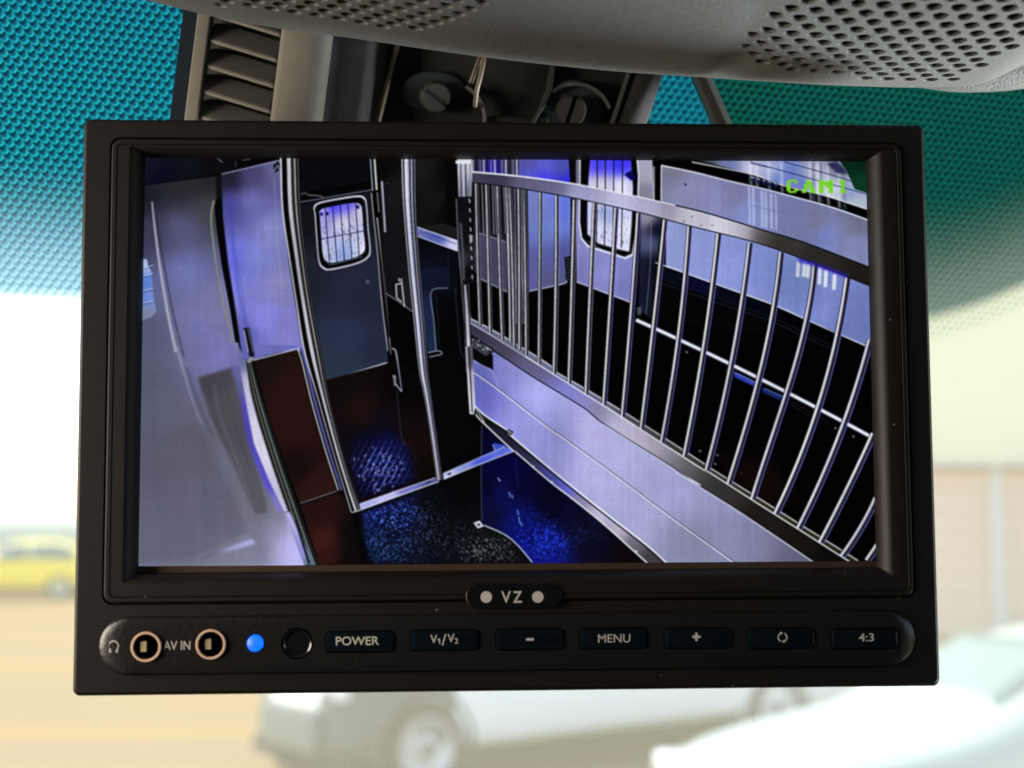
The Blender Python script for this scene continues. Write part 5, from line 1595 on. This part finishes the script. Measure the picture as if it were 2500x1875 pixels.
# lower rail front and kick board
C1 = T('3', [(140, 1372), (310, 1490), (500, 1620)])+T('7', [(200, 220), (400, 340), (560, 440), (690, 545), (1000, 740), (1120, 815), (1400, 1000)])+T('8', [(0, 890), (400, 1140), (700, 1340), (1030, 1565)])
B1 = T('8', [(1290, 1565), (1205, 1512), (890, 1312), (555, 1100), (225, 888)])+T('7', [(1430, 890), (1115, 688), (830, 502), (570, 340), (335, 192), (130, 62)])+T('3', [(560, 1545), (300, 1385), (140, 1290)])
paint(mask_poly(C1+B1), cols('3', [(200, 1370, (70, 64, 90)), (400, 1500, (86, 78, 100)), (600, 1620, (110, 106, 146))])+cols('7', [(200, 170, (116, 114, 160)), (400, 300, (140, 140, 226)), (560, 400, (160, 156, 236)), (640, 470, (130, 122, 150)), (760, 560, (214, 204, 238)), (950, 680, (222, 206, 232)), (1080, 760, (206, 190, 214)), (1150, 810, (124, 118, 130)), (1300, 900, (110, 106, 112)), (1450, 1000, (74, 70, 70))])+cols('8', [(300, 1000, (60, 54, 52)), (600, 1200, (40, 33, 29)), (900, 1400, (34, 28, 24)), (1150, 1530, (18, 15, 13))]))
kb = T('3', [(150, 1560), (150, 1440), (310, 1500), (500, 1622)])+C1[3:]+T('7', [(1150, 1560), (1000, 1425), (700, 1190), (420, 968), (200, 786), (0, 615)])+T('6', [(1400, 620), (1200, 490), (1122, 415), (1112, 100)])
paint(mask_poly(kb), cols('6', [(1150, 200, (110, 116, 196)), (1200, 350, (116, 112, 200)), (1350, 200, (160, 154, 226)), (1450, 450, (150, 148, 220)), (1600, 350, (182, 178, 240))])+cols('7', [(200, 400, (178, 180, 242)), (350, 650, (160, 158, 226)), (600, 600, (196, 188, 242)), (700, 950, (184, 180, 232)), (900, 800, (190, 186, 238)), (1000, 1200, (170, 170, 216)), (1200, 1050, (170, 168, 220)), (1350, 1400, (150, 152, 186)), (1500, 1200, (156, 156, 204))])+cols('8', [(150, 1100, (168, 166, 212)), (300, 1350, (150, 150, 190)), (600, 1400, (136, 134, 172)), (850, 1500, (112, 108, 140))]))
paint(mask_poly(stroke_pts(C1, 2.6)), (34, 30, 44)); paint(mask_poly(stroke_pts(C1[6:], 2.6, None, 2)), (206, 204, 224))
paint(mask_poly(stroke_pts(B1[:-3][::-1], 3)), (226, 222, 236)); paint(mask_poly(stroke_pts(B1[-4:], 2.4)), (200, 196, 216))
ml = T('6', [(1112, 165), (1290, 290), (1659, 572)])+T('7', [(400, 642), (800, 932), (1200, 1232), (1650, 1556)])
paint(mask_poly(stroke_pts(ml, 2)), (90, 88, 120)); paint(mask_poly(stroke_pts(ml, 2.6, None, 2.4)), (232, 228, 244))
D1 = T('6', [(1122, 415), (1200, 490), (1400, 620)])+T('7', [(0, 612), (200, 784), (420, 966), (700, 1188), (1000, 1422), (1150, 1556)])
E1 = T('7', [(1010, 1556), (700, 1280), (470, 1092), (310, 970), (60, 755)])+T('6', [(1400, 742), (1190, 545), (1130, 480)])
paint(mask_poly(D1+E1), cols('6', [(1180, 500, (20, 20, 30)), (1350, 640, (40, 40, 64)), (1500, 760, (48, 48, 76))])+cols('7', [(150, 820, (70, 68, 100)), (300, 930, (86, 90, 170)), (430, 1030, (110, 112, 214)), (520, 1100, (150, 140, 170)), (650, 1200, (206, 190, 224)), (800, 1330, (200, 186, 214)), (900, 1410, (120, 112, 130)), (1030, 1520, (76, 72, 76))]))
paint(mask_poly(stroke_pts(D1, 3.4)), (236, 232, 246)); paint(mask_poly(stroke_pts(D1, 3, None, 4.5)), (22, 20, 30)); paint(mask_poly(stroke_pts(E1, 3.2)), (222, 218, 234))
for x, y in ((185, 858), (320, 968), (460, 1085), (930, 1470)): fill('7', [(x-6, y-6), (x+6, y-6), (x+6, y+6), (x-6, y+6)], (236, 230, 240), 1)
# latch end of the kick board and the gate post
fill('6', [(1112, 20), (1250, 60), (1255, 150), (1180, 130), (1112, 75)], (6, 6, 10)); fill('2', [(1355, 1385), (1520, 1480), (1522, 1640), (1370, 1560)], (10, 10, 16))
fill('2', [(1355, 1400), (1470, 1455), (1515, 1500), (1470, 1540), (1365, 1470)], (70, 70, 84))
for _ in range(50):
    x = rw.uniform(1358, 1510); y = 1395+(x-1358)*.5+rw.uniform(0, 60); line('2', [(x, y), (x+rw.uniform(4, 18), y+rw.uniform(-6, 10))], rw.uniform(1.5, 3), [(226, 222, 236), (10, 10, 16), (130, 128, 150)][int(rw.integers(3))], 0, .9)
line('6', [(1112, 90), (1250, 170), (1290, 270)], 2.4, (170, 172, 214), 0, .8)
fill('2', [(1258, 86), (1362, 86), (1368, 200), (1362, 368), (1266, 368)], [(1275, 150, (206, 200, 216)), (1300, 250, (170, 164, 190)), (1345, 150, (226, 222, 236)), (1330, 320, (120, 116, 140))])
for x, c in ((1282, (60, 56, 70)), (1300, (206, 190, 224)), (1318, (40, 38, 52)), (1350, (150, 160, 170))): line('2', [(x, 120), (x+6, 366)], 3, c)
fill('2', [(1246, 98), (1362, 98), (1362, 122), (1246, 122)], (240, 236, 246))
fill('2', [(1245, 366), (1366, 362), (1378, 700), (1392, 1002), (1282, 1012), (1262, 760)], [(1290, 600, (40, 40, 54)), (1330, 600, (4, 4, 6)), (1270, 420, (20, 20, 26)), (1350, 900, (5, 5, 8)), (1300, 850, (70, 70, 84))])
line('2', [(1250, 380), (1268, 740), (1292, 1010)], 2, (150, 150, 164)); line('2', [(1282, 560), (1300, 800), (1306, 980)], 5, (104, 102, 116), 1)
for k in range(9): line('2', [(1346+k*2.5, 380+k*70), (1350+k*2.5, 410+k*70)], 3.4, (206, 204, 216), 0, .9)
fill('2', [(1345, 640), (1372, 650), (1368, 700), (1350, 710)], (170, 168, 180), 1)
fill('2', [(1284, 1012), (1345, 1008), (1352, 1200), (1362, 1290), (1350, 1320), (1372, 1659), (1325, 1659), (1310, 1300)], [(1300, 1100, (120, 118, 130)), (1320, 1300, (170, 166, 180)), (1340, 1500, (206, 202, 214)), (1320, 1050, (60, 58, 68))])
for x, c in ((1298, (30, 28, 36)), (1314, (206, 200, 214)), (1332, (26, 24, 32))): line('2', [(x, 1015), (x+16, 1250), (x+34, 1659)], 3.5, c)
fill('6', [(1058, -10), (1108, -10), (1128, 415), (1118, 480), (1088, 478), (1072, 240)], [(1075, 100, (90, 88, 100)), (1095, 200, (196, 192, 206)), (1105, 400, (210, 206, 222))]); line('6', [(1064, -10), (1080, 300), (1092, 470)], 3, (206, 202, 216)); line('6', [(1082, -10), (1098, 300), (1106, 470)], 3.4, (40, 38, 48)); line('6', [(1120, 410), (1130, 440), (1185, 520), (1188, 548)], 2.4, (206, 204, 222))
line('2', [(1240, 1035), (1262, 1300), (1285, 1500), (1312, 1550)], 1.8, (96, 94, 106), 0, .7)

# ---- camera caption, block letters on an 8 x 8 raster
GL = {'C': ['.####.', '##..##', '##....', '##....', '##....', '##..##', '.####.'], 'A': ['..##..', '..###.', '.####.', '.##.##', '.#####', '##..##', '##..###'],
      'M': ['##..##', '######', '######', '##.###', '##..##', '##..##', '##..##'], '1': ['.##.', '###.', '.##.', '.##.', '.##.', '.##.', '####']}
for ch, x0, x1, y0, y1 in (('C', 968, 1052, 237, 336), ('A', 1080, 1184, 242, 336), ('M', 1206, 1310, 240, 338), ('1', 1358, 1408, 236, 336)):
    g = GL[ch]; nx = max(len(r) for r in g)
    for j, r in enumerate(g):
        for i, p in enumerate(r):
            if p != '#': continue
            xa = x0+(x1-x0)*i/nx; xb = x0+(x1-x0)*(i+1)/nx+.5; ya = y0+(y1-y0)*j/7; yb = y0+(y1-y0)*(j+1)/7+.5
            fill('4', [(xa, ya), (xb, ya), (xb, yb), (xa, yb)], (136, 238, 26))

# ---- over-sharpened look of the small camera, faint pixel structure, panel edge falloff
sharp = IMG+0.24*(IMG-blur(IMG, 3))+0.08*(IMG-blur(IMG, 7))
sharp = np.clip(sharp, 0, 250)
sharp = 258*(sharp/255)**1.22*np.array([.965, 1.0, .985], np.float32)
gry = sharp.mean(2, keepdims=True)
wgt = .24*np.clip((sharp[..., 1:2]/(sharp[..., 2:3]+1)-.5)*4, 0, 1)
sharp = sharp*(1-wgt)+gry*np.array([.985, .985, 1.03], np.float32)*wgt
rs = np.random.default_rng(12)
def lowf(sx_, sy_, amp):
    n = blur(rs.normal(0, 1, (IH, IW)).astype(np.float32), 1)
    for ax, r in ((0, sy_), (1, sx_)):
        k = np.ones(2*r+1)/(2*r+1)
        n = np.apply_along_axis(lambda v: np.convolve(v, k, 'same'), ax, n)
    return 1+amp*n/n.std()
bright = np.clip((sharp.mean(2)-45)/90, 0, 1)
brush = (lowf(3, 140, .010)-1)+(lowf(70, 90, .035)-1)
sharp = np.clip(sharp*(1+brush*bright)[..., None], 0, 252)
yy, xx = np.mgrid[0:IH, 0:IW]
nz = np.random.default_rng(1).normal(0, 1, (IH//3+1, IW//3+1)).repeat(3, 0).repeat(3, 1)[:IH, :IW]
tex = 1+.008*np.sin(xx*2*np.pi/7.3)*np.clip((sharp.mean(2)-40)/120, 0, 1)+.006*np.sin((yy+xx*.04)*2*np.pi/9.1)+.016*nz
sharp = np.clip(sharp*tex[..., None], 0, 252)
sharp = blur(sharp, 1)

GX, GY = 1120, 626
gx = np.linspace(sx0, sx1, GX); gy = np.linspace(sy1, sy0, GY)
gX, gY = np.meshgrid(gx, gy)
# where each screen point is seen in the traced picture
loc = np.stack([gX/1000, gY/1000, np.full_like(gX, ZS/1000)], -1).reshape(-1, 3)
M3 = np.array(MM.to_3x3()); tr3 = np.array(MM.translation)
wl = loc @ M3.T+tr3-np.array(EYE)
dz = wl @ np.array(FW)
ppx = 1250+(wl @ np.array(RT))/dz*F-X0; ppy = 937.5-(wl @ np.array(UP))/dz*F-Y0
ppx = np.clip(ppx, 0, IW-1.001); ppy = np.clip(ppy, 0, IH-1.001)
ix_, iy_ = ppx.astype(int), ppy.astype(int); fx_, fy_ = (ppx-ix_)[:, None], (ppy-iy_)[:, None]
cs = sharp[iy_, ix_]*(1-fx_)*(1-fy_)+sharp[iy_, ix_+1]*fx_*(1-fy_)+sharp[iy_+1, ix_]*(1-fx_)*fy_+sharp[iy_+1, ix_+1]*fx_*fy_
cs = cs/255.0
lin = np.where(cs <= .04045, cs/12.92, ((cs+.055)/1.055)**2.4)
me = bpy.data.meshes.new('display')
nv = GX*GY
me.vertices.add(nv); me.vertices.foreach_set('co', loc.astype(np.float32).ravel())
ii = (np.arange(GY-1)[:, None]*GX+np.arange(GX-1)[None, :]).ravel()
quads = np.stack([ii, ii+GX, ii+GX+1, ii+1], 1).astype(np.int32)
me.loops.add(quads.size); me.loops.foreach_set('vertex_index', quads.ravel())
me.polygons.add(len(quads)); me.polygons.foreach_set('loop_start', np.arange(0, quads.size, 4, dtype=np.int32))
me.update(calc_edges=True)
at_ = me.attributes.new('picture', 'FLOAT_COLOR', 'POINT')
at_.data.foreach_set('color', np.concatenate([lin, np.ones((nv, 1))], 1).astype(np.float32).ravel())
def display_material():
    m = bpy.data.materials.new('lit_lcd'); m.use_nodes = True
    nt = m.node_tree; b = nt.nodes['Principled BSDF']
    a = nt.nodes.new('ShaderNodeAttribute'); a.attribute_name = 'picture'
    b.inputs['Base Color'].default_value = (0.001, 0.001, 0.001, 1)
    b.inputs['Roughness'].default_value = 0.35
    b.inputs['Specular IOR Level'].default_value = 0.03
    nt.links.new(a.outputs['Color'], b.inputs['Emission Color'])
    b.inputs['Emission Strength'].default_value = 1.0/2**EXPO
    return m
link('display', me, display_material(), mon)
